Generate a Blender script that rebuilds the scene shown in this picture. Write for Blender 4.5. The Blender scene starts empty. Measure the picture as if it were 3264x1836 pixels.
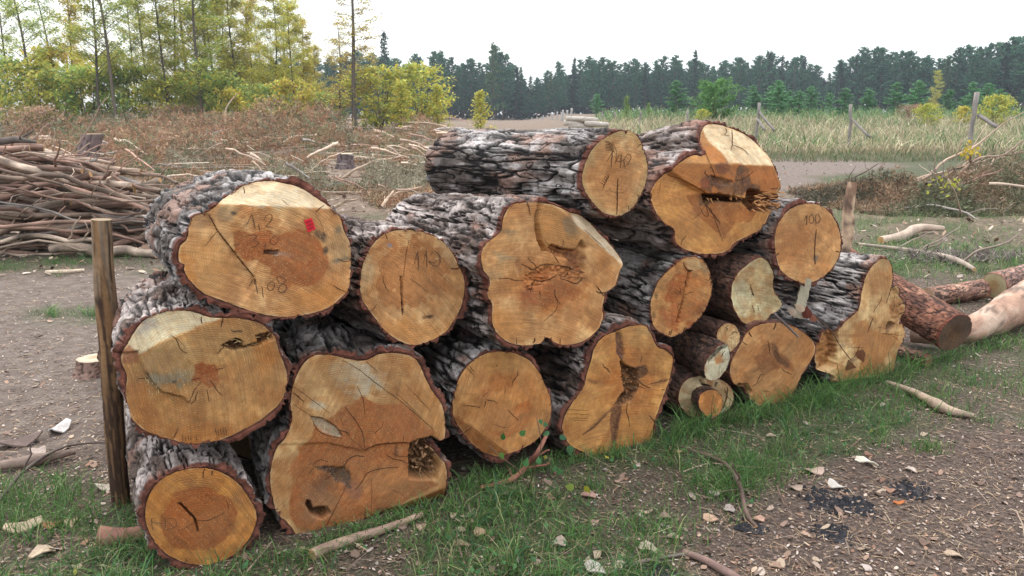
import bpy, math, random
import numpy as np
from math import radians, sin, cos, pi

random.seed(11)
rng = np.random.default_rng(11)
scene = bpy.context.scene
COL = scene.collection

# ------------------------------------------------------------------ camera, light, exposure
CAM_H = 1.6
PITCH = radians(11.82)
FPX = 2661.0                 # focal length in pixels of a 3264 px wide frame
camd = bpy.data.cameras.new("camera")
cam = bpy.data.objects.new("camera", camd)
COL.objects.link(cam)
camd.sensor_width = 36.0
camd.lens = 36.0 * FPX / 3264.0
camd.clip_start = 0.05
camd.clip_end = 3000.0
cam.location = (0, 0, CAM_H)
cam.rotation_euler = (radians(90) - PITCH, 0, 0)
scene.camera = cam

SUN_EL, SUN_AZ = radians(58), radians(-35)      # high, behind the stack to the left
world = bpy.data.worlds.new("World")
scene.world = world
world.use_nodes = True
wn, wl = world.node_tree.nodes, world.node_tree.links
wn.clear()
w_out = wn.new("ShaderNodeOutputWorld")
w_sky = wn.new("ShaderNodeTexSky")
w_sky.sky_type = 'NISHITA'
w_sky.sun_disc = False
w_sky.sun_elevation = SUN_EL
w_sky.sun_rotation = SUN_AZ
w_sky.air_density = 1.2
w_sky.dust_density = 3.0
w_b1 = wn.new("ShaderNodeBackground")
w_b1.inputs['Strength'].default_value = 0.06
w_b2 = wn.new("ShaderNodeBackground")          # the even white cloud cover
w_b2.inputs['Color'].default_value = (0.95, 0.975, 1.0, 1)
w_tc = wn.new("ShaderNodeTexCoord")                 # overcast sky: brighter overhead than at the horizon
w_sp = wn.new("ShaderNodeSeparateXYZ")
wl.new(w_tc.outputs['Generated'], w_sp.inputs[0])
w_mr = wn.new("ShaderNodeMapRange")
w_mr.inputs['To Min'].default_value = 0.98
w_mr.inputs['To Max'].default_value = 2.95
wl.new(w_sp.outputs['Z'], w_mr.inputs['Value'])
wl.new(w_mr.outputs[0], w_b2.inputs['Strength'])
w_add = wn.new("ShaderNodeAddShader")
wl.new(w_sky.outputs[0], w_b1.inputs['Color'])
wl.new(w_b1.outputs[0], w_add.inputs[0])
wl.new(w_b2.outputs[0], w_add.inputs[1])
wl.new(w_add.outputs[0], w_out.inputs['Surface'])

sund = bpy.data.lights.new("sun", 'SUN')
sund.energy = 1.6
sund.angle = radians(24)
sund.color = (1.0, 0.95, 0.88)
sun = bpy.data.objects.new("sun", sund)
COL.objects.link(sun)
sun.rotation_euler = (radians(90) - SUN_EL, 0, -SUN_AZ + pi)
sun.rotation_euler = (radians(34), 0, radians(-150))

vs = scene.view_settings
vs.view_transform = 'Standard'
vs.look = 'None'
vs.exposure = -0.06
vs.gamma = 1.0
vs.use_curve_mapping = False
scene.cycles.max_bounces = 6
scene.cycles.diffuse_bounces = 3
scene.cycles.transparent_max_bounces = 4
scene.cycles.volume_bounces = 0
scene.cycles.use_denoising = True

# ------------------------------------------------------------------ numeric helpers
def ray(px):
    px = np.asarray(px, float)
    u = (px[..., 0] - 1632.0) / FPX
    w = (918.0 - px[..., 1]) / FPX
    return np.stack([u, cos(PITCH) + w * sin(PITCH), -sin(PITCH) + w * cos(PITCH)], -1)

C0 = np.array([0, 0, CAM_H])

def smooth(a, b, x):
    t = np.clip((x - a) / (b - a), 0, 1)
    return t * t * (3 - 2 * t)

def _h(ix, iy, iz, seed):
    n = (np.asarray(ix).astype(np.int64) * 374761393 + iy.astype(np.int64) * 668265263 + iz.astype(np.int64) * 2147483647 + seed * 974634777) & 0xFFFFFFFF
    n = ((n ^ (n >> 13)) * 1274126177) & 0xFFFFFFFF
    n = ((n ^ (n >> 16)) * 2246822519) & 0xFFFFFFFF
    n = n ^ (n >> 15)
    return (n & 0xFFFFFF) / float(0xFFFFFF)

def vnoise(x, y, z=None, seed=0):
    x = np.asarray(x, float); y = np.asarray(y, float)
    z = np.zeros_like(x) if z is None else np.asarray(z, float)
    ix, iy, iz = np.floor(x), np.floor(y), np.floor(z)
    fx, fy, fz = x - ix, y - iy, z - iz
    fx, fy, fz = [f * f * (3 - 2 * f) for f in (fx, fy, fz)]
    r = 0
    for dx in (0, 1):
        for dy in (0, 1):
            for dz in (0, 1):
                wgt = (fx if dx else 1 - fx) * (fy if dy else 1 - fy) * (fz if dz else 1 - fz)
                r = r + wgt * _h(ix + dx, iy + dy, iz + dz, seed)
    return r * 2 - 1

def fbm(x, y, z=None, seed=0, oct=4):
    r, a, s = 0, 0.5, 1.0
    for o in range(oct):
        r = r + a * vnoise(np.asarray(x) * s, np.asarray(y) * s, None if z is None else np.asarray(z) * s, seed + o * 17)
        a *= 0.5; s *= 2.03
    return r

def worley(u, v, nu, seed):
    """cellular noise, periodic in u over nu cells; returns F1, F2, hash of the cell, offset to the cell's point"""
    iu, iv = np.floor(u), np.floor(v)
    F1 = np.full(u.shape, 9.0); F2 = np.full(u.shape, 9.0); H = np.zeros(u.shape)
    DX = np.zeros(u.shape); DY = np.zeros(u.shape)
    for du in (-1, 0, 1):
        for dv in (-1, 0, 1):
            cu, cv = iu + du, iv + dv
            ku = np.mod(cu, nu)
            px = cu + 0.1 + 0.8 * _h(ku, cv, ku * 0, seed)
            py = cv + 0.1 + 0.8 * _h(ku, cv, ku * 0 + 1, seed)
            d = np.hypot(u - px, v - py)
            hh = _h(ku, cv, ku * 0 + 2, seed)
            near = d < F1
            F2 = np.where(near, F1, np.minimum(F2, d))
            H = np.where(near, hh, H); DX = np.where(near, u - px, DX); DY = np.where(near, v - py, DY)
            F1 = np.where(near, d, F1)
    return F1, F2, H, DX, DY

def poly_mask(pts, poly, soft=4.0):
    """1 inside the polygon, 0 outside, soft edge"""
    poly = np.asarray(poly, float)
    x, y = pts[:, 0], pts[:, 1]
    inside = np.zeros(len(pts), bool)
    dist = np.full(len(pts), 1e9)
    n = len(poly)
    for i in range(n):
        x1, y1 = poly[i]; x2, y2 = poly[(i + 1) % n]
        c = ((y1 > y) != (y2 > y))
        with np.errstate(divide='ignore', invalid='ignore'):
            xi = (x2 - x1) * (y - y1) / (y2 - y1 + 1e-12) + x1
        inside ^= c & (x < xi)
        dx, dy = x2 - x1, y2 - y1
        t = np.clip(((x - x1) * dx + (y - y1) * dy) / (dx * dx + dy * dy + 1e-9), 0, 1)
        dist = np.minimum(dist, np.hypot(x - x1 - t * dx, y - y1 - t * dy))
    sd = np.where(inside, dist, -dist)
    return smooth(-soft, soft, sd)

def ell_mask(pts, cx, cy, rx, ry, rot=0, soft=.35):
    a = radians(rot)
    dx, dy = pts[:, 0] - cx, pts[:, 1] - cy
    u = (dx * cos(a) + dy * sin(a)) / rx
    v = (-dx * sin(a) + dy * cos(a)) / ry
    return 1 - smooth(1 - soft, 1 + soft, np.hypot(u, v))

def catmull(p, n, closed=True):
    p = np.asarray(p, float)
    m = len(p)
    out = []
    segs = m if closed else m - 1
    for i in range(segs):
        if closed:
            a, b, c, d = p[(i - 1) % m], p[i], p[(i + 1) % m], p[(i + 2) % m]
        else:
            a, b, c, d = p[max(i - 1, 0)], p[i], p[i + 1], p[min(i + 2, m - 1)]
        t = np.linspace(0, 1, 12, endpoint=False)[:, None]
        out.append(0.5 * ((2 * b) + (-a + c) * t + (2 * a - 5 * b + 4 * c - d) * t ** 2 + (-a + 3 * b - 3 * c + d) * t ** 3))
    q = np.concatenate(out)
    if not closed:
        q = np.vstack([q, p[-1]])
    qq = np.vstack([q, q[0]]) if closed else q
    s = np.concatenate([[0], np.cumsum(np.linalg.norm(np.diff(qq, axis=0), axis=1))])
    tt = np.linspace(0, s[-1], n, endpoint=not closed)
    return np.stack([np.interp(tt, s, qq[:, k]) for k in range(qq.shape[1])], -1)

# ------------------------------------------------------------------ mesh helpers
def make_mesh(name, V, faces, col=None, uv=None, attr=None, smooth_shade=True):
    """faces: list of integer arrays (n,k) of any k; col: per-vertex rgb"""
    if isinstance(faces, np.ndarray):
        faces = [faces]
    faces = [np.asarray(f, np.int32) for f in faces if len(f)]
    me = bpy.data.meshes.new(name)
    V = np.asarray(V, np.float32)
    me.vertices.add(len(V))
    me.vertices.foreach_set("co", V.ravel())
    loops = np.concatenate([f.ravel() for f in faces])
    starts, s = [], 0
    for f in faces:
        n, k = f.shape
        starts.append(s + np.arange(n) * k); s += n * k
    starts = np.concatenate(starts).astype(np.int32)
    me.loops.add(len(loops))
    me.loops.foreach_set("vertex_index", loops)
    me.polygons.add(len(starts))
    me.polygons.foreach_set("loop_start", starts)
    me.polygons.foreach_set("use_smooth", np.full(len(starts), smooth_shade))
    me.update(calc_edges=True)
    if col is not None:
        col = np.asarray(col, np.float32)
        if col.shape[1] == 3:
            col = np.hstack([col, np.ones((len(col), 1), np.float32)])
        ca = me.color_attributes.new("Col", 'FLOAT_COLOR', 'POINT')
        ca.data.foreach_set("color", np.clip(col, 0, 1).astype(np.float32).ravel())
    if uv is not None:
        ul = me.uv_layers.new(name="UVMap")
        ul.data.foreach_set("uv", np.asarray(uv, np.float32)[loops].ravel())
    if attr is not None:
        for k, a in attr.items():
            at = me.attributes.new(k, 'FLOAT', 'POINT')
            at.data.foreach_set("value", np.asarray(a, np.float32).ravel())
    me.validate()
    return me

def link(name, me, mat=None, parent=None, loc=(0, 0, 0)):
    o = bpy.data.objects.new(name, me)
    COL.objects.link(o)
    o.location = loc
    if me is not None and mat is not None and not me.materials:
        me.materials.append(mat)
    if parent is not None:
        o.parent = parent
    return o

def tag(o, label=None, cat=None, group=None, kind=None):
    if label: o['label'] = label
    if cat: o['category'] = cat
    if group: o['group'] = group
    if kind: o['kind'] = kind
    return o

def thing(name, label, cat, loc=(0, 0, 0), group=None):
    o = bpy.data.objects.new(name, None)
    COL.objects.link(o)
    o.location = tuple(float(c) for c in loc)
    o.empty_display_size = 0.1
    return tag(o, label, cat, group)

def part(name, V, faces, mat, root, label=None, **kw):
    V = np.asarray(V, float) - np.array(root.location)
    me = make_mesh(name, V, faces, **kw)
    o = link(name, me, mat, root)
    if label: o['label'] = label
    return o

def grid_faces(nr, nc, wrap=True):
    r = np.arange(nr - 1)[:, None]
    c = np.arange(nc if wrap else nc - 1)[None, :]
    c2 = (c + 1) % nc
    a = r * nc + c; b = r * nc + c2; d = (r + 1) * nc + c; e = (r + 1) * nc + c2
    return np.stack([a, b, e, d], -1).reshape(-1, 4)

class MB:
    """collects quads and triangles with vertex colours into one mesh"""
    def __init__(s):
        s.V, s.Q, s.T, s.C, s.n = [], [], [], [], 0
    def add(s, V, Q=None, T=None, col=(1, 1, 1)):
        V = np.asarray(V, float)
        col = np.asarray(col, float)
        if col.ndim == 1: col = np.tile(col, (len(V), 1))
        s.V.append(V); s.C.append(col)
        if Q is not None and len(Q): s.Q.append(np.asarray(Q) + s.n)
        if T is not None and len(T): s.T.append(np.asarray(T) + s.n)
        s.n += len(V)
    def get(s):
        f = []
        if s.Q: f.append(np.concatenate(s.Q))
        if s.T: f.append(np.concatenate(s.T))
        return np.concatenate(s.V), f, np.concatenate(s.C)
    def mesh(s, name, off=(0, 0, 0), smooth_shade=True):
        V, f, c = s.get()
        return make_mesh(name, V - np.asarray(off, float), f, col=c, smooth_shade=smooth_shade)

def tube(path, rad, sides=8, cap=True, bumps=0.0, seed=0, squash=1.0):
    path = np.asarray(path, float); n = len(path)
    rad = np.broadcast_to(np.asarray(rad, float), (n,))
    T = np.gradient(path, axis=0)
    T /= np.linalg.norm(T, axis=1)[:, None] + 1e-9
    mt = T.mean(0)
    ref = np.array([0, 0, 1.0]) if abs(mt[2]) < 0.75 * np.linalg.norm(mt) + 1e-9 else np.array([0, 1.0, 0])
    A = np.cross(T, ref); A /= np.linalg.norm(A, axis=1)[:, None] + 1e-9
    B = np.cross(A, T)
    th = np.linspace(0, 2 * pi, sides, endpoint=False)
    R = rad[:, None] * np.ones((n, sides))
    if bumps:
        R = R * (1 + bumps * fbm(np.cos(th)[None] * 1.7 + np.zeros((n, 1)), np.sin(th)[None] * 1.7 + np.zeros((n, 1)), np.arange(n)[:, None] * .35 + np.zeros((1, sides)), seed))
    V = path[:, None, :] + R[..., None] * (np.cos(th)[None, :, None] * A[:, None, :] + squash * np.sin(th)[None, :, None] * B[:, None, :])
    V = V.reshape(-1, 3)
    Q = grid_faces(n, sides)
    Tt = []
    if cap:
        V = np.vstack([V, path[0], path[-1]])
        i0, i1 = len(V) - 2, len(V) - 1
        for k in range(sides):
            k2 = (k + 1) % sides
            Tt.append((i0, k2, k)); Tt.append((i1, (n - 1) * sides + k, (n - 1) * sides + k2))
    return V, Q, np.array(Tt) if Tt else None

# ------------------------------------------------------------------ terrain
def hgt(X, Y):
    X = np.asarray(X, float); Y = np.asarray(Y, float)
    near = 0.012 * fbm(X * 3.1, Y * 3.1, seed=5) + 0.05 * fbm(X * .35 + 4, Y * .35, seed=9) * smooth(4, 9, np.hypot(X, Y))
    rise = 1.35 * smooth(34, 72, Y) * smooth(-2.0, 9.0, X - 0.02 * Y)
    left = 0.5 * smooth(12, 30, Y) * fbm(X * .12, Y * .1, seed=3) * smooth(8, 0, X)
    far = 0.25 * smooth(20, 60, Y) * fbm(X * .06, Y * .06, seed=21)
    return near + rise + left + far

def ground_at(x, y, s=1.2671, z=0.0):
    """the ground point seen at picture position x, y (2576-wide frame); z = height above it"""
    d = ray(np.array([x * s, y * s]))
    ts = 1.02 ** np.arange(330)
    for _ in range(3):
        P_ = C0[None] + ts[:, None] * d[None]
        below = P_[:, 2] <= hgt(P_[:, 0], P_[:, 1]) + z
        i = int(np.argmax(below)) if below.any() else len(ts) - 1
        i = max(i, 1)
        ts = np.linspace(ts[i - 1], ts[i], 24)
    return C0 + ts[-1] * d

def to_px(Pt, s=1.2671):
    Pt = np.asarray(Pt, float) - C0
    zc = Pt[..., 1] * cos(PITCH) - Pt[..., 2] * sin(PITCH)
    yc = Pt[..., 1] * sin(PITCH) + Pt[..., 2] * cos(PITCH)
    zc = np.where(zc < .1, np.nan, zc)
    return np.stack([(1632 + FPX * Pt[..., 0] / zc) / s, (918 - FPX * yc / zc) / s], -1)

# ------------------------------------------------------------------ materials
def new_mat(name):
    m = bpy.data.materials.new(name); m.use_nodes = True
    nt = m.node_tree
    b = nt.nodes['Principled BSDF']
    b.inputs['Specular IOR Level'].default_value = 0.25
    return m, nt, b

def N(nt, typ, **kw):
    n = nt.nodes.new(typ)
    for k, v in kw.items():
        if k.startswith('i_'):
            n.inputs[k[2:].replace('_', ' ')].default_value = v
        else:
            setattr(n, k, v)
    return n

def mixc(nt, a, b, fac, blend='MIX'):
    n = nt.nodes.new('ShaderNodeMix'); n.data_type = 'RGBA'; n.blend_type = blend
    for sock, v in ((n.inputs[6], a), (n.inputs[7], b), (n.inputs[0], fac)):
        if hasattr(v, 'links'): nt.links.new(v, sock)
        elif isinstance(v, (int, float)): sock.default_value = v
        else: sock.default_value = (*v, 1)
    return n.outputs[2]

def mth(nt, op, a, b=None, c=None):
    n = nt.nodes.new('ShaderNodeMath'); n.operation = op
    for i, v in enumerate((a, b, c)):
        if v is None: continue
        if hasattr(v, 'links'): nt.links.new(v, n.inputs[i])
        else: n.inputs[i].default_value = v
    return n.outputs[0]

def ramp(nt, src, stops):
    n = nt.nodes.new('ShaderNodeValToRGB')
    nt.links.new(src, n.inputs[0])
    el = n.color_ramp.elements
    while len(el) < len(stops): el.new(0.5)
    for e, (p, c) in zip(el, stops):
        e.position = p; e.color = (*c, 1) if len(c) == 3 else c
    return n.outputs[0]

def noise(nt, vec, scale, detail=4, rough=.6, dist=0):
    n = nt.nodes.new('ShaderNodeTexNoise')
    n.inputs['Scale'].default_value = scale; n.inputs['Detail'].default_value = detail
    n.inputs['Roughness'].default_value = rough; n.inputs['Distortion'].default_value = dist
    if vec is not None: nt.links.new(vec, n.inputs['Vector'])
    return n.outputs[0]

def bump(nt, h, strength, dist, b, normal=None):
    n = nt.nodes.new('ShaderNodeBump')
    n.inputs['Strength'].default_value = strength; n.inputs['Distance'].default_value = dist
    nt.links.new(h, n.inputs['Height'])
    if normal is not None: nt.links.new(normal, n.inputs['Normal'])
    nt.links.new(n.outputs[0], b.inputs['Normal'])
    return n.outputs[0]

def mapping(nt, vec, scale):
    n = nt.nodes.new('ShaderNodeMapping'); n.inputs['Scale'].default_value = scale
    nt.links.new(vec, n.inputs['Vector'])
    return n.outputs[0]

def col_attr(nt):
    n = nt.nodes.new('ShaderNodeAttribute'); n.attribute_name = 'Col'
    return n.outputs['Color']

# sawn end grain: colour field from the mesh, fine rings and saw streaks from here
MAT = {}
m, nt, b = new_mat("sawn_wood")
c = col_attr(nt)
uvn = nt.nodes.new('ShaderNodeUVMap').outputs[0]
rr = N(nt, 'ShaderNodeAttribute', attribute_name='rr').outputs['Fac']
rd = N(nt, 'ShaderNodeAttribute', attribute_name='rd').outputs['Fac']
wob = noise(nt, uvn, 9, 3)
ph = mth(nt, 'MULTIPLY_ADD', wob, 0.035, rr)
rings = mth(nt, 'SINE', mth(nt, 'MULTIPLY', ph, 2 * pi / 0.0082))
rings2 = mth(nt, 'SINE', mth(nt, 'MULTIPLY', ph, 2 * pi / 0.031))
st = noise(nt, mapping(nt, uvn, (150, 5, 1)), 1, 5, .65)
st2 = noise(nt, mapping(nt, uvn, (40, 2.5, 1)), 1, 4, .6)
blot = noise(nt, uvn, 14, 5, .6)
rays = noise(nt, None, 1, 3)
k = mth(nt, 'MULTIPLY_ADD', mth(nt, 'MULTIPLY', mth(nt, 'MULTIPLY', rings, rd), mth(nt, 'MULTIPLY_ADD', wob, 2.0, -.35)), 0.13, 1.0)
k = mth(nt, 'MULTIPLY', k, mth(nt, 'MULTIPLY_ADD', rings2, 0.05, 1.0))
k = mth(nt, 'MULTIPLY', k, mth(nt, 'MULTIPLY_ADD', st, 0.90, 0.55))
k = mth(nt, 'MULTIPLY', k, mth(nt, 'MULTIPLY_ADD', st2, 0.60, 0.70))
k = mth(nt, 'MULTIPLY', k, mth(nt, 'MULTIPLY_ADD', blot, 0.9, 0.55))
cc = nt.nodes.new('ShaderNodeVectorMath'); cc.operation = 'SCALE'
nt.links.new(c, cc.inputs[0]); nt.links.new(k, cc.inputs['Scale'])
spk = ramp(nt, noise(nt, uvn, 190, 2, .5), [(0.64, (0, 0, 0)), (0.70, (1, 1, 1))])
dash = ramp(nt, noise(nt, mapping(nt, uvn, (170, 14, 1)), 1, 3, .6, .6), [(0.56, (0, 0, 0)), (0.66, (1, 1, 1))])
grime = ramp(nt, noise(nt, uvn, 5, 5, .65), [(0.40, (0, 0, 0)), (0.68, (1, 1, 1))])
c1 = mixc(nt, cc.outputs[0], (0.16, 0.085, 0.04), mth(nt, 'MULTIPLY', mth(nt, 'MULTIPLY', dash, mth(nt, 'MULTIPLY_ADD', grime, .7, .3)), 0.62))
c1 = mixc(nt, c1, (0.23, 0.13, 0.062), mth(nt, 'MULTIPLY', grime, 0.38))
cf = mixc(nt, c1, (0.80, 0.60, 0.33), mth(nt, 'MULTIPLY', spk, 0.45))
nt.links.new(cf, b.inputs['Base Color'])
b.inputs['Roughness'].default_value = 0.72
hh = mth(nt, 'ADD', mth(nt, 'MULTIPLY', st, 1.0), mth(nt, 'MULTIPLY', rings, 0.15))
bump(nt, hh, 0.5, 0.004, b)
MAT['sawn'] = m

# bark: colour field from the mesh plus flaky fine detail
def bark_mat(name, fine=70, amt=.5, bd=.006):
    m, nt, b = new_mat(name)
    c = col_attr(nt)
    geo = nt.nodes.new('ShaderNodeTexCoord').outputs['Object']
    n1 = noise(nt, geo, fine, 6, .7)
    n2 = noise(nt, geo, fine * .22, 4, .6)
    k = mth(nt, 'MULTIPLY', mth(nt, 'MULTIPLY_ADD', n1, amt * 1.6, 1 - amt * .8), mth(nt, 'MULTIPLY_ADD', n2, .7, .65))
    cc = nt.nodes.new('ShaderNodeVectorMath'); cc.operation = 'SCALE'
    nt.links.new(c, cc.inputs[0]); nt.links.new(k, cc.inputs['Scale'])
    nt.links.new(cc.outputs[0], b.inputs['Base Color'])
    b.inputs['Roughness'].default_value = 0.85
    bump(nt, n1, .8, bd, b)
    return m
MAT['bark'] = bark_mat("pine_bark")
MAT['stick'] = bark_mat("branch_wood", 38, .6, .006)
MAT['chip'] = bark_mat("chip_wood", 60, .4, .002)

def plain_mat(name, rough=.8, trans=0.0, rnd=0.25, spec=.2):
    """vertex-coloured surface with a little variation between objects"""
    m, nt, b = new_mat(name)
    b.inputs['Specular IOR Level'].default_value = spec
    c = col_attr(nt)
    oi = nt.nodes.new('ShaderNodeObjectInfo').outputs['Random']
    k = mth(nt, 'MULTIPLY_ADD', oi, rnd, 1 - rnd / 2)
    cc = nt.nodes.new('ShaderNodeVectorMath'); cc.operation = 'SCALE'
    nt.links.new(c, cc.inputs[0]); nt.links.new(k, cc.inputs['Scale'])
    nt.links.new(cc.outputs[0], b.inputs['Base Color'])
    b.inputs['Roughness'].default_value = rough
    if trans:
        t = nt.nodes.new('ShaderNodeBsdfTranslucent')
        nt.links.new(cc.outputs[0], t.inputs['Color'])
        mx = nt.nodes.new('ShaderNodeMixShader'); mx.inputs[0].default_value = trans
        nt.links.new(b.outputs[0], mx.inputs[1]); nt.links.new(t.outputs[0], mx.inputs[2])
        nt.links.new(mx.outputs[0], nt.nodes['Material Output'].inputs['Surface'])
    return m
MAT['leaf'] = plain_mat("leaf_green", .6, .4)
MAT['grass'] = plain_mat("grass_blade", .55, .25, 0)
MAT['needle'] = plain_mat("pine_needles", .8, .15, .35)
MAT['matte'] = plain_mat("matte_surface", .85, 0, 0)
MAT['mark'] = plain_mat("crayon_and_crack_shade", .9, 0, 0, .1)
MAT['tag'] = plain_mat("tag_plastic", .35, 0, 0, .4)

# ground
m, nt, b = new_mat("forest_ground")
geo = nt.nodes.new('ShaderNodeTexCoord').outputs['Object']
zc = N(nt, 'ShaderNodeSeparateColor')
nt.links.new(col_attr(nt), zc.inputs[0])
n_big = noise(nt, geo, 1.1, 5, .6)
n_mid = noise(nt, geo, 9, 6, .7)
n_fin = noise(nt, geo, 55, 5, .7)
vor = nt.nodes.new('ShaderNodeTexVoronoi'); vor.inputs['Scale'].default_value = 38
nt.links.new(geo, vor.inputs['Vector'])
chips = ramp(nt, n_fin, [(0.25, (.028, .020, .016)), (0.45, (.085, .060, .048)), (0.6, (.16, .118, .095)), (0.75, (.30, .235, .195))])
dirt = ramp(nt, n_mid, [(0.3, (.10, .076, .060)), (0.5, (.19, .15, .125)), (0.7, (.33, .275, .235))])
grs = ramp(nt, n_fin, [(0.3, (.018, .028, .010)), (0.5, (.055, .08, .028)), (0.7, (.13, .14, .07))])
slash = ramp(nt, n_mid, [(0.3, (.06, .042, .03)), (0.5, (.17, .12, .085)), (0.7, (.33, .25, .185))])
base = mixc(nt, chips, mixc(nt, dirt, chips, mth(nt, 'MULTIPLY', n_mid, .6)), zc.outputs[1])
base = mixc(nt, base, slash, zc.outputs[2])
gm = mth(nt, 'MULTIPLY', zc.outputs[0], mth(nt, 'MULTIPLY_ADD', n_mid, .8, .35))
base = mixc(nt, base, grs, gm)
nt.links.new(base, b.inputs['Base Color'])
b.inputs['Roughness'].default_value = 0.95
bump(nt, n_fin, 1.0, .02, b)
MAT['ground'] = m
# ------------------------------------------------------------------ the stack of big logs
# Frames in which the outlines of the cut faces were measured: origin and pixel size in the 3264 px wide frame.
FR = {'F': (0, 0, 1.2671), '1': (440, 540, .345), '2': (340, 940, .345), '3': (800, 1080, .4832), '4': (2520, 800, .3175),
      '5': (1980, 370, .3175), '6': (1050, 500, .4272), '7': (2000, 750, .4272), '8': (1350, 950, .4272),
      '9': (200, 1000, .577), '0': (1350, 350, .4658)}
def fr(k, p):
    ox, oy, s = FR[k]
    p = np.asarray(p, float)
    return p * s + np.array([ox, oy])

ROW_A = np.array([-1.12, 2.74]); ROW_N = np.array([.55, -.835])     # plan line along which the stack's front stands

def row_point(px, off=0.0):
    """where the sight line through px meets the front of the stack; off = metres behind it"""
    d = ray(px)
    t = (ROW_N @ (ROW_A - C0[:2])) / (ROW_N @ d[:2])
    return C0 + d * (t + off)

SAP = (.66, .45, .22); PALE = (.68, .52, .31); HEART = (.50, .235, .085); DARKH = (.33, .135, .05)
GREY = (.38, .32, .21); BLUE = (.10, .10, .095); ROT = (.085, .04, .02); BLK = (.035, .028, .025)
RED = (.125, .045, .030)

def bark_surface(O2, Z0, L, e, thick, rear_scale, rear_shift, nz, style, seed, flare=None):
    """bark of a log in its own frame. O2 outline (n,2), Z0 depth of each outline point, e = (e1, e2, a, origin)"""
    n = len(O2)
    c = O2.mean(0)
    T = np.roll(O2, -1, 0) - np.roll(O2, 1, 0)
    seg = np.linalg.norm(np.roll(O2, -1, 0) - O2, axis=1)
    per = seg.sum()
    s = np.concatenate([[0], np.cumsum(seg)[:-1]])
    area = 0.5 * np.sum(O2[:, 0] * np.roll(O2[:, 1], -1) - np.roll(O2[:, 0], -1) * O2[:, 1])
    nr = np.stack([T[:, 1], -T[:, 0]], -1) * np.sign(area)
    for _ in range(6):
        nr = (np.roll(nr, 1, 0) + 2 * nr + np.roll(nr, -1, 0)) / 4
    nr /= np.linalg.norm(nr, axis=1)[:, None] + 1e-9
    # rear outline: rounded off and a little smaller
    k = np.fft.fft(O2[:, 0] + 1j * O2[:, 1])
    keep = np.zeros(n); keep[:3] = 1; keep[-2:] = 1
    R = np.fft.ifft(k * keep); R2 = np.stack([R.real, R.imag], -1)
    R2 = (R2 - R2.mean(0)) * rear_scale + c + np.array(rear_shift)
    v = np.linspace(0, 1, nz)
    sv = smooth(0, .8, v)[:, None, None]
    XY = O2[None] * (1 - sv) + R2[None] * sv
    Z = Z0[None, :] * (1 - v)[:, None] + L * v[:, None]
    S = np.tile(s, (nz, 1))
    # plates: wandering furrows along the grain, terraced flakes between them
    if style == 'plate':
        fa, fz, furr, tr_ = 25, 3.4, .0135, 4.0
    elif style == 'flaky':
        fa, fz, furr, tr_ = 28, 4.6, .0120, 4.5
    else:
        fa, fz, furr, tr_ = 26, 12.0, .005, 5.0
    th = S / per * 2 * pi
    cx, sx = np.cos(th) * per / 6.28, np.sin(th) * per / 6.28
    w1 = fbm(cx * 12, sx * 12, Z * 4, seed); w2 = fbm(cx * 11, sx * 11, Z * 7, seed + 5)
    w3 = vnoise(cx * 45, sx * 45, Z * 38, seed + 8)
    wx, wz = .013 * w1 + .0016 * w3, .04 * w2 + .003 * w3
    n1 = fbm((cx + wx) * fa, (sx + wx) * fa, (Z + wz) * fz, seed + 21, 2)
    n2 = fbm((cx - wx) * fa * 1.25, (sx + wx) * fa * 1.25, (Z - wz) * fz * 1.3, seed + 22, 2)
    n5 = fbm((cx + wz) * fa * .6, (sx - wz) * fa * .6, (Z + wx) * fz * 2.6, seed + 23, 2)
    rdg = np.minimum(np.minimum(np.abs(n1), np.abs(n2) * 1.3), np.abs(n5) * 2.6 + .03)
    wid = .10 + .05 * vnoise(cx * 8, sx * 8, Z * 5, seed + 24)
    crack = smooth(.004, wid, rdg)
    n3 = fbm((cx - wx) * fa * .9, (sx - wx) * fa * .9, (Z + wz) * fz * 1.5, seed + 25, 4)
    tq = n3 * tr_ * 2.2
    fl = np.floor(tq); fq = tq - fl
    ter = (fl + .35 * fq + .65 * smooth(.86, 1, fq)) / tr_
    Hd = .5 + .5 * np.clip(fbm((cx + wx) * 26, (sx + wx) * 26, (Z + wz) * 9, seed + 26, 3) * 1.6, -1, 1)
    Hc = np.clip(n2 + .5, 0, 1)
    rough = fbm(cx * 60, sx * 60, Z * 45, seed + 3)
    bigw = fbm(cx * 5, sx * 5, Z * 3, seed + 28)
    D = furr * (crack * 1.05 + .34 * ter + rough * .16 + .35 * bigw - 1.0)
    crack2 = 1 - .55 * np.exp(-((fq - .02) / .10) ** 2)
    # thickness of the bark round the cut: uneven, with bits broken away
    q1 = fbm(cx * 7, sx * 7, Z * 1.5, seed + 9)
    q2 = vnoise(cx * 24, sx * 24, Z * 9, seed + 10)
    tk = thick * np.clip(.72 + 1.1 * q1 + .28 * np.sign(q2) * smooth(0, .12, np.abs(q2)), .30, 1.8)
    if flare is not None:
        tk = tk + flare(S / per, Z)
    base = XY + nr[None] * (tk + D)[..., None]
    e1, e2, a, o = e
    W = o + base[..., 0:1] * e1 + base[..., 1:2] * e2 + Z[..., None] * a
    # colours
    if style == 'plate':
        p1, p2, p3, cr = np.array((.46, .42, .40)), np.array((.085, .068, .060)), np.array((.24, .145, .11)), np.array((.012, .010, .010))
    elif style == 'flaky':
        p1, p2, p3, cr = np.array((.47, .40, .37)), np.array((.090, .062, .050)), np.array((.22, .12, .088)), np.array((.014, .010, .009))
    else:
        p1, p2, p3, cr = np.array((.19, .095, .062)), np.array((.11, .06, .045)), np.array((.28, .165, .11)), np.array((.03, .02, .016))
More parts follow.
